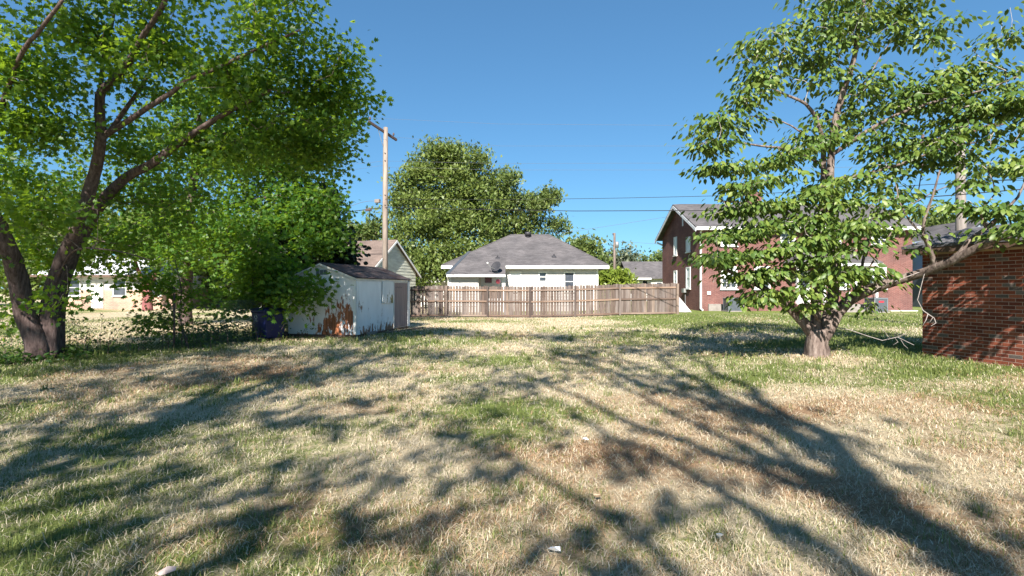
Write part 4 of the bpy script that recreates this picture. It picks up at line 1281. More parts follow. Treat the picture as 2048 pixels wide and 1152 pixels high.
# ------------------------------------------------------------------ wire fence and undergrowth on the left
wf = empty('wire_fence', (-8.5, 12.9, 0), 'rusty wire mesh fence with thin posts under the left trees', 'fence')
wl = [Vector((-15.0, 11.3, 0)), Vector((-11.6, 12.2, 0)), Vector((-8.52, 12.9, 0)), Vector((-7.75, 16.0, 0)), Vector((-7.5, 18.8, 0))]
for q in wl:
    MB().tube([q + Vector((0, 0, -.1)), q + Vector((.01, 0, .8)), q + Vector((0, .01, 1.62))], .027, 8).build('post', MT['arm'], wf, True)
m = MB()
for a, b in zip(wl[:-1], wl[1:]):
    L = (b - a).length; dr_ = (b - a).normalized()
    fr = Frame(a, dr_)
    hgt = 1.2
    k = -hgt
    while k < L:
        for sg in (1, -1):
            a0, a1 = (k, k + hgt) if sg > 0 else (k + hgt, k)
            h0, h1 = .05, .05 + hgt
            def clip(aa, hh): return aa, hh
            q0, q1 = min(a0, a1), max(a0, a1)
            c0_, c1_ = max(q0, 0), min(q1, L)
            if c1_ - c0_ > .02:
                hh = lambda t: h0 + (t - a0) / (a1 - a0) * hgt
                m.tube([fr(c0_, 0, hh(c0_)), fr(c1_, 0, hh(c1_))], .0016, 3, False)
        k += .075
m.build('wire_mesh', MT['metal'], wf)

rs = np.random.RandomState(88)
def weeds(name, label, cat, pts, hmax, n, mat, size, seed, kind='oval', spread=.35, woodmat='bark_maple'):
    """stems with leaves scattered along a line"""
    rs = np.random.RandomState(seed)
    A = np.array([tuple(q) for q in pts]); Ls = np.linalg.norm(np.diff(A, axis=0), axis=1); cum = np.concatenate([[0], np.cumsum(Ls)])
    s_ = rs.rand(n) * cum[-1]; i = np.clip(np.searchsorted(cum, s_) - 1, 0, len(Ls) - 1)
    B = A[i] + (A[i + 1] - A[i]) * ((s_ - cum[i]) / Ls[i])[:, None]
    root = empty(name, tuple(A[len(A) // 2]), label, cat)
    st = MB(); PP = []; DD = []
    for b in B:
        b = b + np.array([rs.randn() * spread, rs.randn() * spread, 0]); b[2] = G(b[0], b[1])
        h = hmax * (.35 + .65 * rs.rand() ** 1.3)
        le = rs.randn(2) * .25 * h
        q = [b + np.array([le[0] * t * t, le[1] * t * t, h * t]) for t in (0, .4, .75, 1)]
        st.tube(q, [.008, .007, .005, .003], 4, False)
        k = int(26 * h / hmax) + 8
        tt = .15 + .85 * rs.rand(k)
        pp = b + np.stack([le[0] * tt * tt, le[1] * tt * tt, h * tt], 1) + rs.randn(k, 3) * np.array([.16, .16, .08]) * (.5 + h * .5)
        PP.append(pp); dd = rs.randn(k, 3); dd[:, 2] = -.25; DD.append(dd)
    PP = np.vstack(PP); DD = np.vstack(DD); PP[:, 2] = np.maximum(PP[:, 2], gz(PP[:, 0], PP[:, 1]) + .02)
    nn = rs.randn(len(PP), 3) * .4; nn[:, 2] += .7
    nb(st, 'stem', MT[woodmat], root)['kind'] = 'stuff'
    leaves_mesh('foliage', PP, DD, nn, size * (.6 + .8 * rs.rand(len(PP))), kind, mat, root)
    return root


weeds('climbing_vine', 'tangled leafy vines and weeds grown through the wire fence', 'vine', wl, 1.0, 150, LF['weed'], .068, 5)
weeds('weed_clump', 'low dark weeds around the foot of the leaning left maple', 'weeds', [(-12.2, 10.3, 0), (-10.6, 10.6, 0), (-9.6, 11.6, 0)], .32, 50, LF['weed'], .10, 6, spread=.3)
weeds('weed_clump', 'weeds growing between the wire fence and the blue bin', 'weeds', [(-9.0, 13.6, 0), (-8.7, 15.2, 0), (-8.4, 16.4, 0)], .8, 40, LF['weed'], .10, 7, spread=.3)
# saplings
sp = Tree('sapling_tree', (-8.15, 16.2, 0), 'thin dark sapling growing beside the blue recycling bin', seed=71)
sp.limb([(-8.15, 16.2, -.05), P(507, 640, 16.2), P(506, 580, 16.2), P(512, 520, 16.2), P(520, 470, 16.2)], .055, .02)
sp.grow([bl(500, 560, 16, 50, 40, .7, 20), bl(520, 500, 16, 50, 40, .7, 18), bl(540, 585, 15.9, 36, 26, .4, 12), bl(470, 610, 16, 40, 30, .6, 12)], tip=.004)
sp.wood(MT['bark_maple'], MT['bark_maple']); sp.crown(36, .13, 'maple', LF['maple'], (.22, .22, .15))
sp = Tree('sapling_tree', (-8.1, 13.1, 0), 'slender sapling growing next to the wire fence post', seed=72)
sp.limb([(-8.3, 13.2, -.05), P(360, 640, 13.2), P(362, 580, 13.2), P(350, 520, 13.2)], .022, .01)
sp.grow([bl(340, 580, 13.2, 50, 40, .6, 14), bl(300, 640, 13, 60, 30, .6, 14), bl(400, 600, 13.6, 40, 40, .6, 10)], tip=.004)
sp.wood(MT['bark_maple'], MT['bark_maple']); sp.crown(30, .10, 'maple', LF['maple'], (.2, .2, .14))

# ------------------------------------------------------------------ houses
def window(parent, fr, a0, a1, h0, h1, panes=(1, 2), frame=.07, blind=None, fm='white', gl='glass', meet=True, sill=True):
    """sash window: proud frame, glass, glazing bars, sill"""
    wn = MB()
    wn.box(fr, a0, a0 + frame, .004, .05, h0, h1).box(fr, a1 - frame, a1, .004, .05, h0, h1)
    wn.box(fr, a0 + frame, a1 - frame, .004, .049, h1 - frame, h1).box(fr, a0 + frame, a1 - frame, .004, .049, h0, h0 + frame)
    o = wn.build('window', MT[fm], parent)
    A0, A1, Z0, Z1 = a0 + frame, a1 - frame, h0 + frame, h1 - frame
    zm = (Z0 + Z1) / 2
    for k, (za, zb) in enumerate(((Z0, zm - .02), (zm + .02, Z1))):
        g = blind if (blind and ((k == 1) or blind == 'both')) else gl
        MB().box(fr, A0, A1, .002, .012, za, zb).build('pane', MT['blind' if g in ('both', 'blind') else g], o)
    b = MB(); b.box(fr, A0, A1, .002, .035, zm - .02, zm + .02)
    nx_, nz_ = panes
    for k in range(1, nx_): b.box(fr, A0 + (A1 - A0) * k / nx_ - .012, A0 + (A1 - A0) * k / nx_ + .012, .013, .026, Z0, zm - .021).box(fr, A0 + (A1 - A0) * k / nx_ - .012, A0 + (A1 - A0) * k / nx_ + .012, .013, .026, zm + .021, Z1)
    if nz_ > 2:
        for zz in ((Z0 + zm) / 2, (zm + Z1) / 2):
            b.box(fr, A0, A1, .013, .025, zz - .012, zz + .012)
    b.build('glazing_bar', MT[fm], o)
    if sill: MB().box(fr, a0 - .05, a1 + .05, .004, .1, h0 - .06, h0 - .003).build('sill', MT[fm], o)
    return o


def siding(parent, fr, a0, a1, h0, h1, mat, step=.19, name='siding_board', holes=()):
    """lap siding, each board its own piece; holes = (a0,a1,h0,h1)"""
    h = h0
    while h < h1 - .01:
        t_ = min(h + step, h1)
        segs = [(a0, a1)]
        for ha, hb_, hc, hd in holes:
            if hc < t_ - .02 and hd > h + .02:
                new = []
                for s0, s1 in segs:
                    if hb_ <= s0 or ha >= s1: new.append((s0, s1)); continue
                    if ha - s0 > .02: new.append((s0, ha))
                    if s1 - hb_ > .02: new.append((hb_, s1))
                segs = new
        for s0, s1 in segs:
            m = MB(); m.add([fr(s0, .048, h), fr(s1, .048, h), fr(s1, .012, t_ + .01), fr(s0, .012, t_ + .01), fr(s0, 0, h), fr(s1, 0, h), fr(s1, 0, t_ + .01), fr(s0, 0, t_ + .01)],
                            [(0, 1, 2, 3), (4, 7, 6, 5), (0, 4, 5, 1), (3, 2, 6, 7), (0, 3, 7, 4), (1, 5, 6, 2)])
            m.build(name, mat, parent)
        h = t_


# ---- white house with grey hip roof
HY = 35.0
hX0, hX1 = -4.15, 5.86
wh = empty('white_house', (1, HY, 0), 'white sided bungalow with grey hip roof behind the board fence', 'house')
fw = Frame((0, HY, 0), (1, 0, 0))
MB().box(WORLD, hX0, hX1, HY, HY + 9, 0, 2.95).build('wall', MT['siding'], wh)
def hx(px, Y=HY): return (px - 1024) / F * Y
def hzz(py, Y=HY): return CAMZ + (576 - py) / F * Y
wins = [(hx(1019), hx(1043), 1.35, hzz(543)), (hx(1076.5), hx(1094.5), 1.98, hzz(543)), (hx(1127), hx(1150), 1.35, hzz(543))]
siding(wh, fw, hx(1014), hX1 - .1, .4, 2.93, MT['siding'], .2, holes=wins)
MB().box(fw, hX1 - .1, hX1 + .03, .002, .05, .1, 2.94).build('corner_trim', MT['white'], wh)
for i, wq in enumerate(wins):
    window(wh, fw, *wq, frame=.10, blind=('both' if i == 0 else None))
E0, E1, EY0, EY1, EZ = -4.75, 6.53, HY - .5, HY + 9.5, 3.13
R0, R1, RY, RZ = -.08, 2.85, HY + 4.5, 5.70
m = MB()
m.slab([(E0, EY0, EZ), (E1, EY0, EZ), (R1, RY, RZ), (R0, RY, RZ)], .05, (0, 0, 1))
m.slab([(E1, EY0, EZ), (E1, EY1, EZ), (R1, RY, RZ)], .05, (0, 0, 1))
m.slab([(E1, EY1, EZ), (E0, EY1, EZ), (R0, RY, RZ), (R1, RY, RZ)], .05, (0, 0, 1))
m.slab([(E0, EY1, EZ), (E0, EY0, EZ), (R0, RY, RZ)], .05, (0, 0, 1))
roof = m.build('roof', MT['roofgrey'], wh)
m = MB()
for pa, pb in (((E0, EY0, EZ), (R0, RY, RZ)), ((E1, EY0, EZ), (R1, RY, RZ)), ((R0, RY, RZ), (R1, RY, RZ))):
    m.tube([Vector(pa) + Vector((0, 0, .0)), Vector(pb)], .05, 6)
m.build('ridge_cap', MT['roofgrey'], roof)
MB().box(WORLD, hx(1010, HY - .5), E1 + .02, EY0 - .03, EY0 + .02, EZ - .23, EZ - .02).build('gutter', MT['white'], wh)
MB().box(WORLD, E0 - .02, hx(905, HY - .5), EY0 - .03, EY0 + .02, EZ - .23, EZ - .02).build('gutter', MT['white'], wh)
MB().box(WORLD, E1 - .03, E1 + .02, EY0 + .03, EY1, EZ - .225, EZ - .02).build('gutter', MT['white'], wh)
MB().box(WORLD, E0 + .05, E1 - .05, EY0 + .04, HY + .2, 2.95, 2.98).build('soffit', MT['white'], wh)
# front addition with porch
AY = 33.65
aX0, aX1 = -127 / F * 33.2, -14 / F * 33.2
sl_ = (RZ - EZ) / (RY - EY0)
zq = lambda y: EZ + (y - EY0) * sl_ + .03
m = MB(); m.slab([(aX0 - .1, 33.2, zq(33.2)), (aX1 + .02, 33.2, zq(33.2)), (aX1 + .02, 36.2, zq(36.2)), (aX0 + 1.0, 36.6, zq(36.6))], .05, (0, 0, 1))
m.build('addition_roof', MT['roofgrey'], wh)
MB().slab([(aX0 - .22, 33.18, zq(33.18) + .015), (aX0 + .02, 33.18, zq(33.18) + .015), (aX0 + 1.15, 36.5, zq(36.5) + .02), (aX0 + .95, 36.5, zq(36.5) + .02)], .02, (0, 0, 1)).build('rake_shadow_strip', MT['acdark'], wh)  # dark strip added to paint the shadow band along the left rake
MB().box(WORLD, aX0 - .12, aX1 + .03, 33.15, 33.21, zq(33.2) - .17, zq(33.2) - .02).build('gutter', MT['white'], wh)
fa = Frame((0, AY, 0), (1, 0, 0))
xw1 = hx(957, AY)
MB().box(WORLD, aX0 + .02, xw1, AY, AY + .12, 0, zq(AY) - .06).build('addition_wall', MT['siding'], wh)
siding(wh, fa, aX0 + .12, xw1 - .05, .4, zq(AY) - .12, MT['siding'], .2)
MB().box(fa, aX0 - .01, aX0 + .12, .0, .05, .1, zq(AY) - .1).build('corner_trim', MT['white'], wh)
MB().box(WORLD, aX0 + .02, aX0 + .14, AY + .12, HY - .005, 0, zq(AY) - .06).build('addition_wall', MT['siding'], wh)
MB().box(WORLD, hx(1004, AY), hx(1010.5, AY), AY, AY + .14, 0, zq(AY) - .08).build('porch_post', MT['white'], wh)
MB().box(WORLD, xw1, hx(1004, AY), AY + .02, AY + .1, zq(AY) - .18, zq(AY) - .06).build('porch_beam', MT['white'], wh)
fp = Frame((0, HY - .002, 0), (1, 0, 0))
siding(wh, Frame((0, HY, 0), (1, 0, 0)), hx(962, HY), hx(1012, HY), .4, 2.4, MT['greywall'], .2)
MB().box(fp, hx(970), hx(983.5), .04, .08, 1.95, 2.3).build('porch_window', MT['wine'], wh)
MB().tube([(aX0 - .12, 33.3, zq(33.2) - .1), (aX0 - .06, AY - .06, 2.1), (aX0 - .06, AY - .06, .15)], .045, 8).build('downspout', MT['white'], wh)
o = MB().lathe(P(996, 563, 34.2), [(0.001, -.16), (.09, -.13), (.145, -.06), (.155, .02), (.11, .11), (.05, .15), (.001, .16)], 20).build('paper_lantern', MT['pink'], None, True)
m2 = MB().tube([P(996, 563, 34.2) + Vector((0, 0, .15)), P(996, 563, 34.2) + Vector((0, 0, .36))], .006, 4)
m2.build('cord', MT['cable'], None).parent = o
tag(o, 'round pink paper lantern hanging under the porch of the white house', 'lantern')
def on_roof(px, py):
    """point of the front roof slope seen at a pixel"""
    kx, kz = (px - 1024) / F, (576 - py) / F
    y = (CAMZ - EZ + EY0 * sl_) / (sl_ - kz)
    return Vector((kx * y, y, CAMZ + kz * y))
tv = on_roof(1056, 474)
m = MB().lathe(tv, [(.14, -.1), (.14, .12), (.24, .14), (.26, .3), (.2, .38), (.001, .4)], 16)
m.build('roof_ventilator', MT['dark'], wh, True)
for px_, py_ in ((995, 517), (1108, 514)):
    q = on_roof(px_, py_)
    m = MB().lathe(q, [(.045, -.05), (.045, .22), (.001, .22)], 10)
    m.add([q + Vector((-.16, -.12, -.04)), q + Vector((.16, -.12, -.04)), q + Vector((.06, .02, .12)), q + Vector((-.06, .02, .12)), q + Vector((-.16, .14, .08)), q + Vector((.16, .14, .08))], [(0, 1, 2, 3), (0, 3, 4), (1, 5, 2), (3, 2, 5, 4)])
    m.build('vent_pipe', MT['dark'], wh)
# satellite dish
dq = on_roof(994, 545)
ds = empty('satellite_dish', dq, 'grey satellite dish with feed arm on the white house roof', 'satellite dish')
dn = Vector((-.45, -.75, .45)).normalized()
dc = dq + Vector((-.05, -.12, .38))
prof = [(0.001, 0)] + [(r_, .28 * r_ * r_) for r_ in (.1, .2, .3, .36)] + [(.365, .03)] + [(r_, .28 * r_ * r_ - .012) for r_ in (.3, .2, .1)] + [(.001, -.012)]
MB().lathe(dc, prof, 24, dn).build('reflector', MT['dark'], ds, True)
MB().tube([dq + Vector((0, 0, -.05)), dq + Vector((0, 0, .2)), dc - dn * .03], .03, 8).build('mast', MT['metal'], ds)
MB().tube([dq + Vector((.02, 0, .16)), dc + dn * .25 + Vector((-.25, -.1, -.16)), dc + dn * .42 + Vector((-.34, -.02, .0))], .018, 6).build('feed_arm', MT['metal'], ds)
MB().lathe(dc + dn * .42 + Vector((-.34, -.02, .02)), [(.001, -.06), (.05, -.06), (.05, .05), (.001, .05)], 12, dn).build('feed_horn', MT['white'], ds)
MB().box(WORLD, dq.x - .12, dq.x + .12, dq.y - .1, dq.y + .12, dq.z - .06, dq.z + .01).build('foot_plate', MT['metal'], ds)

# ---- house with brown roof behind the shed
ah = Vector((-8.3, 36, 0)); rdv = Vector((-.94, .34, 0)); gdv = Vector((-.34, -.94, 0))
bhs = empty('brown_roof_house', ah, 'pale sided house with brown roof rising behind the shed and pole', 'house')
HL, HWd = 10.5, 2.9
def bq(a, t_, z): return ah + rdv * a + gdv * t_ + Vector((0, 0, z))
zR, zE = 4.95, 2.78; kk = (zR - zE) / HWd
m = MB(); 
gpts = [(HWd, 0), (HWd, zE), (0, zR - .08), (-HWd, zE), (-HWd, 0)]
fgb = lambda a, d, h: bq(-d, a, h)
m.prism(fgb, gpts, -HL, 0); m.build('wall', MT['greenwall'], bhs)
m = MB()
m.slab([bq(-.25, HWd + .4, zE - .4 * kk + .05), bq(HL + .25, HWd + .4, zE - .4 * kk + .05), bq(HL + .25, 0, zR + .05), bq(-.25, 0, zR + .05)], .08, (0, 0, 1))
m.slab([bq(-.25, -HWd - .4, zE - .4 * kk + .05), bq(HL + .25, -HWd - .4, zE - .4 * kk + .05), bq(HL + .25, 0, zR + .05), bq(-.25, 0, zR + .05)], .08, (0, 0, 1))
m.build('roof', MT['roofbrown'], bhs)
for sg in (1, -1):
    MB().slab([bq(-.28, sg * (HWd + .4), zE - .4 * kk - .0), bq(-.25, sg * (HWd + .4), zE - .4 * kk - .0), bq(-.25, 0, zR), bq(-.28, 0, zR)], .16, (0, 0, 1)).build('rake_board', MT['white'], bhs)
fgs = Frame(ah, -gdv, -rdv)
for h in np.arange(.6, zR - .3, .22):
    lim = HWd if h < zE else HWd * (zR - .1 - h) / (zR - zE)
    m = MB(); m.add([fgs(-lim, .03, h), fgs(lim, .03, h), fgs(max(lim - .22 / kk, .05) if h > zE else lim, .01, h + .22), fgs(-max(lim - .22 / kk, .05) if h > zE else -lim, .01, h + .22),
                     fgs(-lim, 0, h), fgs(lim, 0, h)], [(0, 1, 2, 3), (0, 4, 5, 1)])
    m.build('siding_board', MT['greenwall'], bhs)
fgf = Frame(bq(0, HWd, 0), rdv, gdv)
window(bhs, fgf, 1.5, 2.5, 1.0, 2.3); window(bhs, fgf, 5.0, 6.0, 1.0, 2.3); window(bhs, fgs, -.5, .5, 1.0, 2.4)

# ---- far white pieces seen under the tree right of the shed: low white garage
gr_ = empty('white_garage', (-8.0, 44, 0), 'low white garage seen under the tall tree beyond the fence', 'garage')
MB().box(WORLD, -9.2, -5.4, 44, 48, 0, 2.2).build('wall', MT['siding'], gr_)
m = MB(); m.slab([(-9.5, 43.6, 2.15), (-5.1, 43.6, 2.15), (-5.1, 46, 2.9), (-9.5, 46, 2.9)], .08, (0, 0, 1)); m.slab([(-9.5, 46, 2.9), (-5.1, 46, 2.9), (-5.1, 48.4, 2.15), (-9.5, 48.4, 2.15)], .08, (0, 0, 1))
m.build('roof', MT['white'], gr_)
MB().box(WORLD, -8.6, -6.2, 43.95, 43.998, 0, 1.9).build('garage_door', MT['white'], gr_)

# ---- far grey roofed house
FYh = 56
fh = empty('grey_roof_house', (14, FYh, 0), 'far low house with grey roof between the fence and brick house', 'house')
def fxx(px): return (px - 1024) / F * FYh
def fzz(py, Y=FYh): return CAMZ + (576 - py) / F * Y
x0, x1 = fxx(1262), fxx(1400)
MB().box(WORLD, x0, x1, FYh, FYh + 6, 0, fzz(557)).build('wall', MT['siding'], fh)
m = MB()
zrf = fzz(523, FYh + 3); zef = fzz(556)
m.slab([(x0 - .4, FYh - .5, zef), (x1, FYh - .5, zef), (x1, FYh + 3, zrf), (x0 - .4, FYh + 3, zrf)], .1, (0, 0, 1))
m.slab([(x0 - .4, FYh + 3, zrf), (x1, FYh + 3, zrf), (x1, FYh + 6.5, zef), (x0 - .4, FYh + 6.5, zef)], .1, (0, 0, 1))
m.build('roof', MT['roofgrey'], fh)
m = MB(); frs = Frame((x0, FYh, 0), (0, 1, 0), (-1, 0, 0))
m.prism(frs, [(-.0, 0), (6, 0), (6, zef), (3, zrf - .1), (0, zef)], .0, .12); m.build('gable', MT['greywall'], fh)
MB().box(WORLD, fxx(1260), fxx(1300), FYh - .58, FYh - .5, zef - .18, zef - .0).build('gutter', MT['white'], fh)
ff = Frame((0, FYh, 0), (1, 0, 0))
window(fh, ff, fxx(1284), fxx(1296), .9, fzz(560), frame=.08)
MB().box(ff, fxx(1302), fxx(1345), .004, .06, fzz(563), fzz(557.5)).build('porch_beam', MT['trimoff'], fh)
window(fh, ff, fxx(1312), fxx(1325), .9, fzz(563.5), frame=.08); window(fh, ff, fxx(1331), fxx(1340), .9, fzz(563.5), frame=.08)

# ---- two storey brick house
BY = 32.0; bz = .17
bx0, bx1 = (1400 - 1024) / F * BY, (1825 - 1024) / F * BY
rhz = empty('brick_house', (18, BY, bz), 'two storey red brick house with grey roof and white windows behind the dogwood', 'house')
BD = 8.0; BE = hzz(447, BY); BR = hzz(408, 36.0)
MB().box(WORLD, bx0, bx1, BY, BY + BD, bz - .1, BE).build('wall', MT['redhouse'], rhz)
fbh = Frame((0, BY, 0), (1, 0, 0)); fbl = Frame((bx0, BY, 0), (0, 1, 0), (-1, 0, 0))
# clipped gable on the left end
clip_h = hzz(422, 39.0); sb = (BR - BE) / (BD / 2)
yc = (clip_h - BE) / sb
m = MB(); m.prism(fbl, [(0, BE - .02), (BD, BE - .02), (BD - yc, clip_h - .08), (yc, clip_h - .08)], -.25, 0); m.build('gable', MT['redhouse'], rhz)
o_, oe = .45, .5
def by(y): return BE + (y) * sb
m = MB()
rxs = bx0 + (BR - clip_h) / .55
A = (bx0 - o_, BY - oe, by(-oe)); Bp = (bx0 - o_, BY + yc, clip_h); Cp = (rxs, BY + BD / 2, BR); D = (bx1 + .3, BY + BD / 2, BR); E = (bx1 + .3, BY - oe, by(-oe))
m.slab([A, E, D, Cp, Bp], .09, (0, 0, 1))
mir = lambda q: (q[0], 2 * (BY + BD / 2) - q[1], q[2])
m.slab([mir(A), mir(E), mir(D), mir(Cp), mir(Bp)], .09, (0, 0, 1))
m.slab([Bp, Cp, mir(Bp)], .09, (0, 0, 1))
m.build('roof', MT['roofgrey'], rhz)
MB().box(WORLD, bx0 - .4, bx1 + .3, BY - oe - .05, BY - oe + .02, by(-oe) - .22, by(-oe) - .03).build('gutter', MT['white'], rhz)
MB().box(WORLD, bx0 - .4, bx1, BY - oe + .03, BY + .1, by(-oe) - .16, by(-oe) - .13).build('soffit', MT['white'], rhz)
for q1, q2 in ((A, Bp), (Bp, mir(Bp)), (mir(Bp), mir(A))):
    q1, q2 = Vector(q1), Vector(q2)
    m = MB(); m.add([q1 + Vector((-.02, 0, -.1)), q2 + Vector((-.02, 0, -.1)), q2 + Vector((-.02, 0, -.3)), q1 + Vector((-.02, 0, -.3)), q1 + Vector((.03, 0, -.1)), q2 + Vector((.03, 0, -.1)), q2 + Vector((.03, 0, -.3)), q1 + Vector((.03, 0, -.3))],
                    [(0, 1, 2, 3), (7, 6, 5, 4), (0, 4, 5, 1), (1, 5, 6, 2), (2, 6, 7, 3), (3, 7, 4, 0)])
    m.build('rake_board', MT['greywall'], rhz)
MB().tube([mir(A) + Vector((.1, -.3, -.3)) if False else Vector(mir(A)) + Vector((.1, -.3, -.25)), Vector((bx0 - .06, BY + BD - .2, BE - .7))], .07, 8).build('gutter_return', MT['white'], rhz)
MB().box(WORLD, bx0 + 4.8, bx0 + 5.6, BY + BD / 2 - .4, BY + BD / 2 + .4, BR - .6, BR + .75).build('chimney', MT['redhouse'], rhz)
def bw_(p0, p1, q0, q1, **k): return window(rhz, fbh, hx(p0, BY), hx(p1, BY), hzz(q1, BY), hzz(q0, BY), **k)
bw_(1441, 1474, 452, 492, panes=(4, 3), frame=.10)
bw_(1441, 1474, 533, 578, panes=(3, 3), frame=.12, blind='blind')
bw_(1508, 1540, 533, 578, panes=(3, 3), frame=.12, blind='blind')
bw_(1560, 1590, 456, 492, panes=(3, 3), frame=.10)
bw_(1668, 1699, 533, 578, panes=(3, 3), frame=.10, blind='both')
bw_(1728, 1772, 533, 577, panes=(4, 3), frame=.12, blind='blind')
bw_(1742, 1772, 452, 490, panes=(3, 3), frame=.10)
bw_(1655, 1682, 455, 490, panes=(3, 3), frame=.10)
def lw(p0, p1, q0, q1):      # windows in the left end wall
    k0, k1 = (p0 - 1024) / F, (p1 - 1024) / F
    a1, a0 = bx0 / k0 - BY, bx0 / k1 - BY
    Ym = BY + (a0 + a1) / 2
    return window(rhz, fbl, a0, a1, hzz(q1, Ym), hzz(q0, Ym), panes=(1, 2), frame=.08, blind='both')
lw(1348.5, 1354.5, 474, 511); lw(1348.5, 1354.5, 541, 580); lw(1373, 1381.5, 474, 504); lw(1373, 1381.5, 534, 577)
q = (bx0 / ((1366 - 1024) / F)) - BY
MB().box(fbl, q - .12, q + .12, .004, .03, hzz(452, BY + q), hzz(436, BY + q)).build('attic_vent', MT['greywall'], rhz)
MB().tube([(bx0 + .05, BY - .42, by(-oe) - .15), (bx0 + .02, BY - .09, BE - .5), (bx0 + .02, BY - .09, bz + .15), (bx0 + .06, BY - .3, bz + .06)], .065, 8).build('downspout', MT['white'], rhz)
MB().box(fbh, hx(1414, BY), hx(1421, BY), .004, .06, hzz(589, BY), hzz(583, BY)).build('wall_plate', MT['white'], rhz)
cv = MB().box(fbh, hx(1416, BY), hx(1445, BY), .004, .12, bz - .05, hzz(608, BY)).build('crawl_hatch', MT['concrete'], rhz)
# bay with small roof and the stoop
bay0, bay1 = hx(1575, BY), hx(1733, BY)
m = MB(); ze_, zr_ = hzz(524, BY - 1.3), hzz(503, BY)
m.slab([(bay0 - .3, BY - 1.3, ze_), (bay1 + .1, BY - 1.3, ze_), (bay1 - .6, BY - .01, zr_), (bay0 + .5, BY - .01, zr_)], .06, (0, 0, 1))
m.slab([(bay1 + .1, BY - 1.3, ze_), (bay1 + .1, BY - .01, ze_), (bay1 - .6, BY - .01, zr_)], .06, (0, 0, 1))
m.slab([(bay0 - .3, BY - 1.3, ze_), (bay0 - .3, BY - .01, ze_), (bay0 + .5, BY - .01, zr_)], .06, (0, 0, 1))
m.build('porch_roof', MT['roofgrey'], rhz)
MB().box(WORLD, bay0 - .3, bay1 + .1, BY - 1.32, BY - 1.26, ze_ - .24, ze_ - .07).build('porch_fascia', MT['white'], rhz)
for xx in (bay0, bay0 + 1.6, bay1 - .2):
    MB().box(WORLD, xx - .06, xx + .06, BY - 1.22, BY - 1.1, bz + .45, ze_ - .1).build('porch_post', MT['white'], rhz)
MB().box(WORLD, bay0 - .2, bay0 + 2.6, BY - 1.4, BY - .004, bz - .1, bz + .45).build('stoop', MT['redhouse'], rhz)
for k in range(3):
    MB().box(WORLD, bay0 + 2.61, bay0 + 4.2, BY - 1.1 - .3 * (2 - k), BY - .004 - .01 * k, bz - .1, bz + .15 * (k + 1)).build('step', MT['concrete'], rhz)
dq_ = MB().box(fbh, bay0 + .5, bay0 + 1.4, .004, .05, bz + .46, bz + 2.5).build('door', MT['white'], rhz)
MB().box(fbh, bay0 + .62, bay0 + 1.28, .052, .06, bz + 1.4, bz + 2.35).build('door_pane', MT['glass'], dq_)
for a0, a1, b0, b1 in ((1711, 1723, 575, 589), (1707, 1713, 560, 574), (1691, 1703, 584, 592)):
    MB().box(fbh, hx(a0, BY), hx(a1, BY), .004, .16, hzz(b1, BY), hzz(b0, BY)).build('utility_box', MT['white'], rhz, bevel=.01)
MB().tube([(hx(1706, BY), BY - .08, hzz(480, BY)), (hx(1706, BY), BY - .08, hzz(610, BY))], .03, 6).build('conduit', MT['grcable'], rhz)
q = (bx0 / ((1372 - 1024) / F)) - BY
MB().box(fbl, q - .2, q + .25, .004, .22, hzz(585, BY + q), hzz(577, BY + q)).build('meter_box', MT['metal'], rhz)
MB().tube([fbl(q, .05, hzz(585, BY + q)), fbl(q, .05, bz)], .03, 6).build('conduit', MT['grcable'], rhz)
MB().box(WORLD, hx(1780, BY - .4), bx1 - .05, BY - .5, BY - .2, bz - .03, bz + .05).build('splash_edge', MT['white'], rhz)

# air conditioners
def ac(label, px0, px1, Y, py0, py1, depth, badge):
    xa, xb = (px0 - 1024) / F * Y, (px1 - 1024) / F * Y
    z0, z1 = G(xa, Y), CAMZ + (576 - py0) / F * Y
    r = empty('air_conditioner', ((xa + xb) / 2, Y, z0), label, 'air conditioner')
    f = Frame((xa, Y, z0), (1, 0, 0))
    L, H = xb - xa, z1 - z0
    MB().box(f, -.06, L + .06, -depth - .06, .06, -.04, .06).build('pad', MT['concrete'], r)
    MB().box(f, .03, L - .03, -depth + .03, -.03, .062, H - .06).build('coil', MT['acdark'], r)
    for a, d in ((0, 0), (L - .05, 0), (0, -depth + .05), (L - .05, -depth + .05)):
        MB().box(f, a, a + .05, d - .05, d, .062, H - .061).build('corner_post', MT['acgrey'], r)
    MB().box(f, -.01, L + .01, -depth - .01, .01, H - .06, H).build('top_panel', MT['acgrey'], r, bevel=.01)
    m = MB(); n = 13
    for k in range(n):
        h = .09 + (H - .18) * k / (n - 1)
        m.box(f, .051, L - .051, -.025, -.004, h - .012, h + .012)
        m.box(f, .004, .025, -depth + .051, -.051, h - .012, h + .012)
    m.build('louvre_grille', MT['acgrey'], r)
    c = f(L / 2, -depth / 2, H + .004)
    m = MB()
    for rr_ in (.1, .2, .3): m.lathe(c, [(rr_ * L, 0), (rr_ * L + .012, 0), (rr_ * L + .012, .015), (rr_ * L, .015)], 20)
    m.build('fan_guard', MT['dark'], r)
    if badge: MB().box(f, L * .32, L * .70, -.003, .006, H * .70, H * .80).build('badge', MT['redlogo'], r)
    return r


ac('grey air conditioner standing by the left part of the brick house wall', 1457, 1488, 30.6, 596, 620, .8, False)
ac('dark grey air conditioner with red badge near the right end of the brick house', 1749, 1776, 29.6, 596, 626, .85, True)

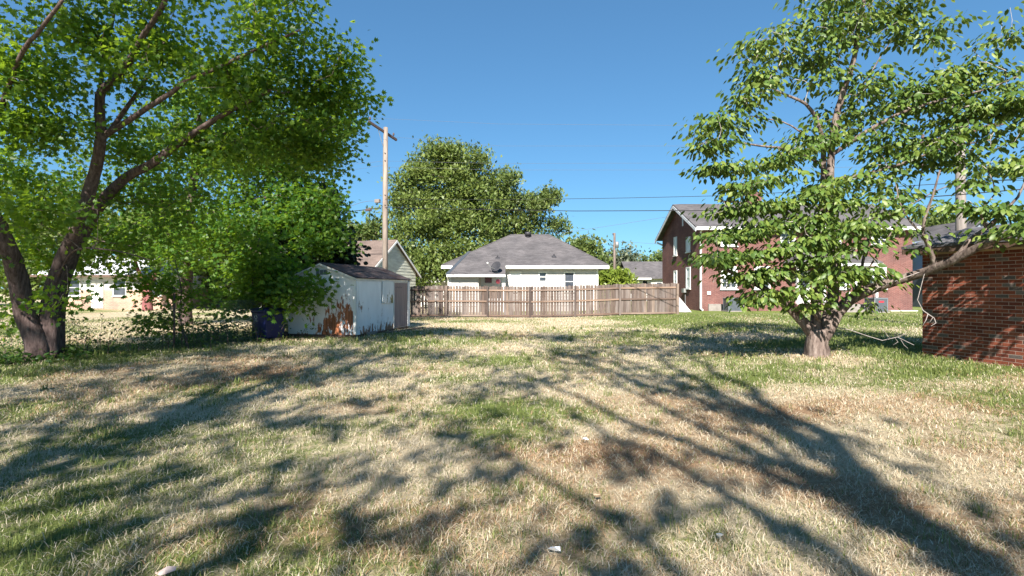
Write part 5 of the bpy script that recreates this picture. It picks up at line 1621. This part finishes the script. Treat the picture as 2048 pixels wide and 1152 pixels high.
# tarp leaning at the fence end
tp = MB()
rt_ = random.Random(3)
fold = []
Yt = 30.2
nu, nv = 9, 7
for j in range(nv):
    for i in range(nu):
        u, v = i / (nu - 1), j / (nv - 1)
        xa = (1352 - 1024) / F * Yt; xr = (1384 - 1024) / F * Yt; xt = (1362 - 1024) / F * Yt
        x = xa + (xr - xa) * u * (1 - v) + (xt - xa) * u * v
        z = .17 + (1.12 * v) * (1 - .18 * u)
        y = Yt + .5 * v + .09 * math.sin(u * 9 + v * 2) + rt_.uniform(-.03, .03)
        fold.append(Vector((x, y, z)))
q = [(j * nu + i, j * nu + i + 1, (j + 1) * nu + i + 1, (j + 1) * nu + i) for j in range(nv - 1) for i in range(nu - 1)]
tp.add(fold, q)
o = tp.build('tarpaulin', MT['tarp'], None, True)
sm = o.modifiers.new('thick', 'SOLIDIFY'); sm.thickness = .02
tag(o, 'pale folded tarpaulin propped beside the end of the board fence', 'tarpaulin')

# ---- blue grey gabled house beyond the outbuilding roof
ch = empty('blue_gable_house', (33.5, 38, .17), 'blue grey gabled house with rust red roof beyond the outbuilding', 'house')
YB = 38
def cx(px): return (px - 1024) / F * YB
def cz(py): return CAMZ + (576 - py) / F * YB
xa, xb, xm = cx(1905), cx(2010), cx(1957)
m = MB(); fcb = Frame((0, YB, 0), (1, 0, 0))
m.prism(fcb, [(xa, .1), (xb, .1), (xb, cz(478)), (xm, cz(443)), (xa, cz(478))], -6, 0); m.build('wall', MT['bluewall'], ch)
m = MB()
for s0, s1 in (((xa - .4, cz(487)), (xm, cz(438))), ((xm, cz(438)), (xb + .4, cz(487)))):
    m.add([fcb(s0[0], .4, s0[1]), fcb(s1[0], .4, s1[1]), fcb(s1[0], -6.3, s1[1]), fcb(s0[0], -6.3, s0[1]), fcb(s0[0], .4, s0[1] - .14), fcb(s1[0], .4, s1[1] - .14), fcb(s1[0], -6.3, s1[1] - .14), fcb(s0[0], -6.3, s0[1] - .14)],
          [(0, 1, 2, 3), (7, 6, 5, 4), (0, 4, 5, 1), (1, 5, 6, 2), (2, 6, 7, 3), (3, 7, 4, 0)])
m.build('roof', MT['roofgrey'], ch)
MB().box(fcb, cx(1985), cx(2060), -9, -6.5, .1, cz(462)).build('rear_wing', MT['bluewall'], ch)
m = MB(); m.slab([fcb(cx(1975), -6.1, cz(465)), fcb(cx(2070), -6.1, cz(465)), fcb(cx(2070), -8, cz(436)), fcb(cx(1975), -8, cz(436))], .12, (0, 0, 1)); m.build('rear_roof', MT['roofred'], ch)
window(ch, fcb, xm - .5, xm + .5, 2.0, 3.4)
# small porch hood seen left of the outbuilding
MB().slab([fcb(cx(1828), 1.2, cz(556)), fcb(cx(1880), 1.2, cz(556)), fcb(cx(1880), .0, cz(540)), fcb(cx(1846), .0, cz(540))], .1, (0, 0, 1)).build('porch_hood', MT['white'], ch)
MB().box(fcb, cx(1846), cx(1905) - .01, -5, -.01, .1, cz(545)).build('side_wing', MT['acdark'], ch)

# ---- neighbour's house on the left
lh = empty('neighbor_house', (-28, 38, 0), 'low pale brick house glimpsed through the left trees', 'house')
lx0, lx1 = (90 - 1024) / F * 38, (345 - 1024) / F * 38
MB().box(WORLD, lx0, lx1, 38, 45, 0, 1.45).build('brick_base', MT['redside'], lh)
MB().box(WORLD, lx0 + .02, lx1 - .02, 38.02, 45, 1.45, 2.6).build('wall', MT['siding'], lh)
m = MB(); m.slab([(lx0 - .5, 37.4, 2.55), (lx1 + .5, 37.4, 2.55), (lx1 + .5, 41.5, 4.2), (lx0 - .5, 41.5, 4.2)], .1, (0, 0, 1)); m.slab([(lx0 - .5, 41.5, 4.2), (lx1 + .5, 41.5, 4.2), (lx1 + .5, 45.6, 2.55), (lx0 - .5, 45.6, 2.55)], .1, (0, 0, 1))
m.build('roof', MT['greywall'], lh)
MB().box(WORLD, lx0 - .5, lx1 + .5, 37.34, 37.4, 2.4, 2.56).build('fascia', MT['soffit'], lh)
fl = Frame((0, 38, 0), (1, 0, 0))
for a in (-33, -29.6, -27): window(lh, fl, a, a + 1.0, 1.0, 2.25)
MB().box(fl, -31.2, -30.3, .004, .05, .1, 2.1).build('door', MT['trimoff'], lh)

# ---- white car beyond the brick house
cy, cxx = 46.0, 35.7
cr = empty('parked_car', (cxx + 2.2, cy, .17), 'white car parked in the gap between the brick house and outbuilding', 'car')
fcar = Frame((cxx, cy, .17), (1, 0, 0))
prof = [(0, .35), (0, .85), (.12, .98), (.55, 1.05), (.95, 1.45), (2.5, 1.5), (3.15, 1.1), (4.2, .98), (4.5, .75), (4.52, .35)]
m = MB(); m.prism(fcar, prof, -1.7, 0); m.build('body', MT['carwhite'], cr, bevel=.05)
MB().prism(fcar, [(.75, 1.08), (1.05, 1.39), (1.7, 1.42), (1.7, 1.08)], .001, .012).build('window', MT['glass'], cr)
MB().prism(fcar, [(1.78, 1.08), (1.78, 1.42), (2.42, 1.43), (2.95, 1.12)], .001, .012).build('window', MT['glass'], cr)
for a in (.85, 3.65):
    wl_ = MB().lathe(fcar(a, -.1, .34), [(.001, -.1), (.34, -.1), (.34, .12), (.22, .125)], 22, (0, -1, 0)).build('wheel', MT['rubber'], cr)
    MB().lathe(fcar(a, -.1, .34), [(.001, .115), (.10, .125), (.22, .13), (.23, .1)], 22, (0, -1, 0)).build('rim', MT['metal'], wl_)
MB().box(fcar, -.01, .10, -.35, .01, .78, .92).build('tail_lamp', MT['tail'], cr)
MB().box(fcar, 4.40, 4.53, -.35, .01, .66, .80).build('headlight', MT['blind'], cr)
MB().box(fcar, 1.95, 2.15, .004, .03, .92, .95).build('door_handle', MT['metal'], cr)

# ------------------------------------------------------------------ utility poles and wires
def insul(parent, p, up=(0, 0, 1)):
    MB().lathe(p, [(.02, -.08), (.02, .04), (.06, .05), (.06, .09), (.035, .1), (.055, .13), (.04, .18), (.001, .19)], 10, up).build('insulator', MT['arm'], parent, True)


p1 = Vector(((770.5 - 1024) / F * 30.2, 30.2, 0))
po = empty('utility_pole', p1, 'tall weathered utility pole with tilted crossarm behind the shed', 'utility pole')
ztop = CAMZ + (576 - 255) / F * 30.2
MB().tube([p1 + Vector((0, 0, -.2)), p1 + Vector((.0, 0, ztop * .5)), p1 + Vector((.03, 0, ztop))], [.165, .15, .125], 14).build('pole', MT['pole'], po, True)
ca, cb = P(737, 243, 29.0), P(793, 280, 31.2)
cdv = (cb - ca).normalized(); up_ = Vector((0, 0, 1)); sd_ = cdv.cross(up_).normalized(); uu = sd_.cross(cdv)
m = MB(); m.add([q + sd_ * s1 * .055 + uu * s2 * .065 for q in (ca, cb) for s1, s2 in ((-1, -1), (1, -1), (1, 1), (-1, 1))], [(0, 1, 2, 3), (7, 6, 5, 4), (0, 4, 5, 1), (1, 5, 6, 2), (2, 6, 7, 3), (3, 7, 4, 0)])
m.build('crossarm', MT['arm'], po)
insul(po, ca + uu * .13 + cdv * .1); insul(po, cb + uu * .13 - cdv * .3)
MB().tube([ca.lerp(cb, .33) - uu * .07, p1 + Vector((-.11, -.12, ztop - 1.1))], .016, 6).build('brace', MT['metal'], po)
for py_ in (306, 321, 390, 410):
    q = P(770, py_, 30.05); MB().lathe(q, [(.035, -.02), (.035, .03), (.001, .035)], 8, (0, -1, 0)).build('bolt', MT['dark'], po)
MB().tube([p1 + Vector((-.155, -.03, .1)), p1 + Vector((-.145, -.03, ztop * .5)), p1 + Vector((-.12, -.03, ztop - 1.0))], .012, 5).build('ground_wire', MT['grcable'], po)

p2 = Vector(((1922 - 1024) / F * 17.5, 17.5, .17))
po2 = empty('utility_pole', p2, 'thick grey utility pole rising behind the brick outbuilding roof', 'utility pole')
zt2 = CAMZ + (576 - 246) / F * 17.5
MB().tube([p2 + Vector((.02, 0, -.2)), p2 + Vector((0, 0, 3)), p2 + Vector((-.03, 0, zt2))], [.165, .15, .13], 14).build('pole', MT['pole'], po2, True)
c2a, c2b = p2 + Vector((-1.0, .5, zt2 - .75)), p2 + Vector((.9, -.6, zt2 - .35))
m = MB(); dv_ = (c2b - c2a).normalized(); s2_ = dv_.cross(up_).normalized(); u2 = s2_.cross(dv_)
m.add([q + s2_ * a_ * .05 + u2 * b_ * .06 for q in (c2a, c2b) for a_, b_ in ((-1, -1), (1, -1), (1, 1), (-1, 1))], [(0, 1, 2, 3), (7, 6, 5, 4), (0, 4, 5, 1), (1, 5, 6, 2), (2, 6, 7, 3), (3, 7, 4, 0)])
m.build('crossarm', MT['arm'], po2)
insul(po2, c2a + u2 * .13 + dv_ * .1); insul(po2, c2b + u2 * .13 - dv_ * .1)
for py_ in (310, 362, 377, 388): MB().lathe(P(1919, py_, 17.33), [(.03, -.02), (.03, .03), (.001, .035)], 8, (0, -1, 0)).build('bolt', MT['dark'], po2)

p3 = Vector(((1229 - 1024) / F * 48, 48, 0))
po3 = empty('utility_pole', p3, 'thin far utility pole with a grey transformer above the fence', 'utility pole')
zt3 = CAMZ + (576 - 466) / F * 48
MB().tube([p3 + Vector((0, 0, -.2)), p3 + Vector((0, 0, zt3))], [.14, .10], 10).build('pole', MT['pole'], po3, True)
MB().lathe(P(1234, 496, 47.8), [(.001, 0), (.17, .01), (.17, .52), (.12, .57), (.001, .58)], 14).build('transformer', MT['metal'], po3, True)
insul(po3, P(1226, 470, 48))


def wire(label, pts, r, mat, sag=.0, name='overhead_wire', group='overhead wires'):
    q = []
    pts = [Vector(p) for p in pts]
    for a, b in zip(pts[:-1], pts[1:]):
        L = (b - a).length; n = max(2, int(L / 1.5))
        for k in range(n):
            t_ = k / n; p_ = a.lerp(b, t_); p_.z -= sag * 4 * t_ * (1 - t_); q.append(p_)
    q.append(pts[-1])
    o = MB().tube(q, r, 5).build(name, MT[mat], None, True)
    return tag(o, label, 'wire', group)


wire('thick dark cable strung from the tall pole to the pole behind the outbuilding', [P(771, 415, 30.05), P(900, 418, 28), P(1150, 422, 25), P(1420, 421, 22), P(1650, 408, 20), P(1912, 390, 17.3), P(2120, 372, 15.5)], .017, 'cable')
wire('thinner wire just above the thick cable between both poles', [P(771, 398, 30.05), P(1060, 398.5, 26), P(1420, 392, 22), P(1912, 366, 17.3), P(2120, 350, 15.5)], .011, 'cable', .02)
wire('thick cable sagging left from the tall pole towards the maple', [P(770, 415, 30.4), P(735, 419, 31), P(690, 424, 32), P(600, 428, 34), P(420, 440, 40)], .022, 'cable')
wire('wavy thin wire left of the tall pole above the cable splice', [P(769, 405, 30.4), P(752, 402, 30.6), P(738, 402, 30.8), P(722, 405, 31), P(705, 411, 31.4), P(692, 412, 31.6), P(676, 409, 32), P(560, 412, 35)], .012, 'grcable')
wire('high faint wire from the near crossarm end to the right', [P(740, 236, 29.1), P(1000, 248, 27), P(1400, 251, 23), P(1900, 262, 18.2)], .005, 'grcable', .0)
wire('high faint wire from the far crossarm end to the right', [P(788, 274, 31), P(1000, 292, 29), P(1400, 292, 24), P(1945, 270, 17.0)], .005, 'grcable')
wire('faint wire crossing the sky below the top wires', [P(771, 322, 30.2), P(1000, 327, 28), P(1400, 326, 23), P(1920, 315, 17.4)], .005, 'grcable')
wire('faint lower wire running parallel across the sky to the dogwood', [P(771, 334, 30.2), P(1000, 340, 28), P(1400, 340, 23), P(1920, 330, 17.4)], .005, 'grcable')
wire('faint high wire running left from the tall pole', [P(769, 322, 30.2), P(650, 334, 33), P(500, 345, 38)], .006, 'grcable')
wire('faint wire running left just under the high wire', [P(769, 330, 30.2), P(690, 342, 32), P(500, 365, 38)], .006, 'grcable')
wire('service wire slanting down over the white house roof', [P(1110, 468, 38), P(1230, 450, 40), P(1345, 432, 42)], .010, 'grcable')
wire('service wire from the thin far pole to the brick house', [P(1130, 470, 40), P(1229, 482, 48), P(1342, 490, 43)], .010, 'grcable')
wire('slack wire right of the pole behind the outbuilding', [P(1926, 356, 17.4), P(1940, 368, 17.2), P(1962, 370, 17), P(1985, 361, 16.6), P(2100, 360, 15.5)], .008, 'cable')
o = MB().box(Frame(P(737, 419, 30.9), (-.6, .5, 0)), -.25, .25, -.07, .07, -.09, .06).build('cable_splice', MT['arm'], None, bevel=.02)
tag(o, 'dark splice case clamped on the cable left of the tall pole', 'splice case')
o = MB().box(Frame(P(755, 402, 30.6), (-.8, .3, 0)), -.17, .17, -.08, .08, -.11, .1).build('cable_splice', MT['pole'], None, bevel=.02)
tag(o, 'tan junction box hung on the upper wire beside the tall pole', 'junction box')

# ------------------------------------------------------------------ small litter on the lawn
def scrap(label, px, py, s, mat='paper', seed=0, name='paper_scrap', cat='litter'):
    k = (py - 576) / F; Y = (CAMZ - .06) / k; x = (px - 1024) / F * Y
    r_ = random.Random(seed); m = MB(); n = 7
    c = Vector((x, Y, G(x, Y) + .045))
    ring = [c + Vector((math.cos(i * 6.283 / n) * s * r_.uniform(.6, 1.2), math.sin(i * 6.283 / n) * s * r_.uniform(.4, .8), r_.uniform(-.01, .02))) for i in range(n)]
    m.add([c + Vector((0, 0, .012))] + ring + [c + Vector((0, 0, -.015))], [(0, 1 + i, 1 + (i + 1) % n) for i in range(n)] + [(n + 1, 1 + (i + 1) % n, 1 + i) for i in range(n)])
    o = m.build(name, MT[mat], None); tag(o, label, cat)


scrap('white feather-like scrap on the dry grass in the bottom middle', 1110, 1092, .045, seed=1)
scrap('small white scrap in the grass at the centre of the lawn', 1170, 873, .035, seed=2)
scrap('little pale scrap in the lower right shaded grass', 1440, 1065, .03, seed=3)
scrap('pale flat stone in the grass near the left maple', 262, 736, .12, 'concrete', seed=4, name='flat_stone', cat='stone')
scrap('curled dry leaf at the bottom left of the lawn', 330, 1140, .06, 'ply', seed=5, name='dry_leaf', cat='leaf')
scrap('dry tan leaf lying right of the bottom middle', 1195, 987, .03, 'board', seed=6, name='dry_leaf', cat='leaf')
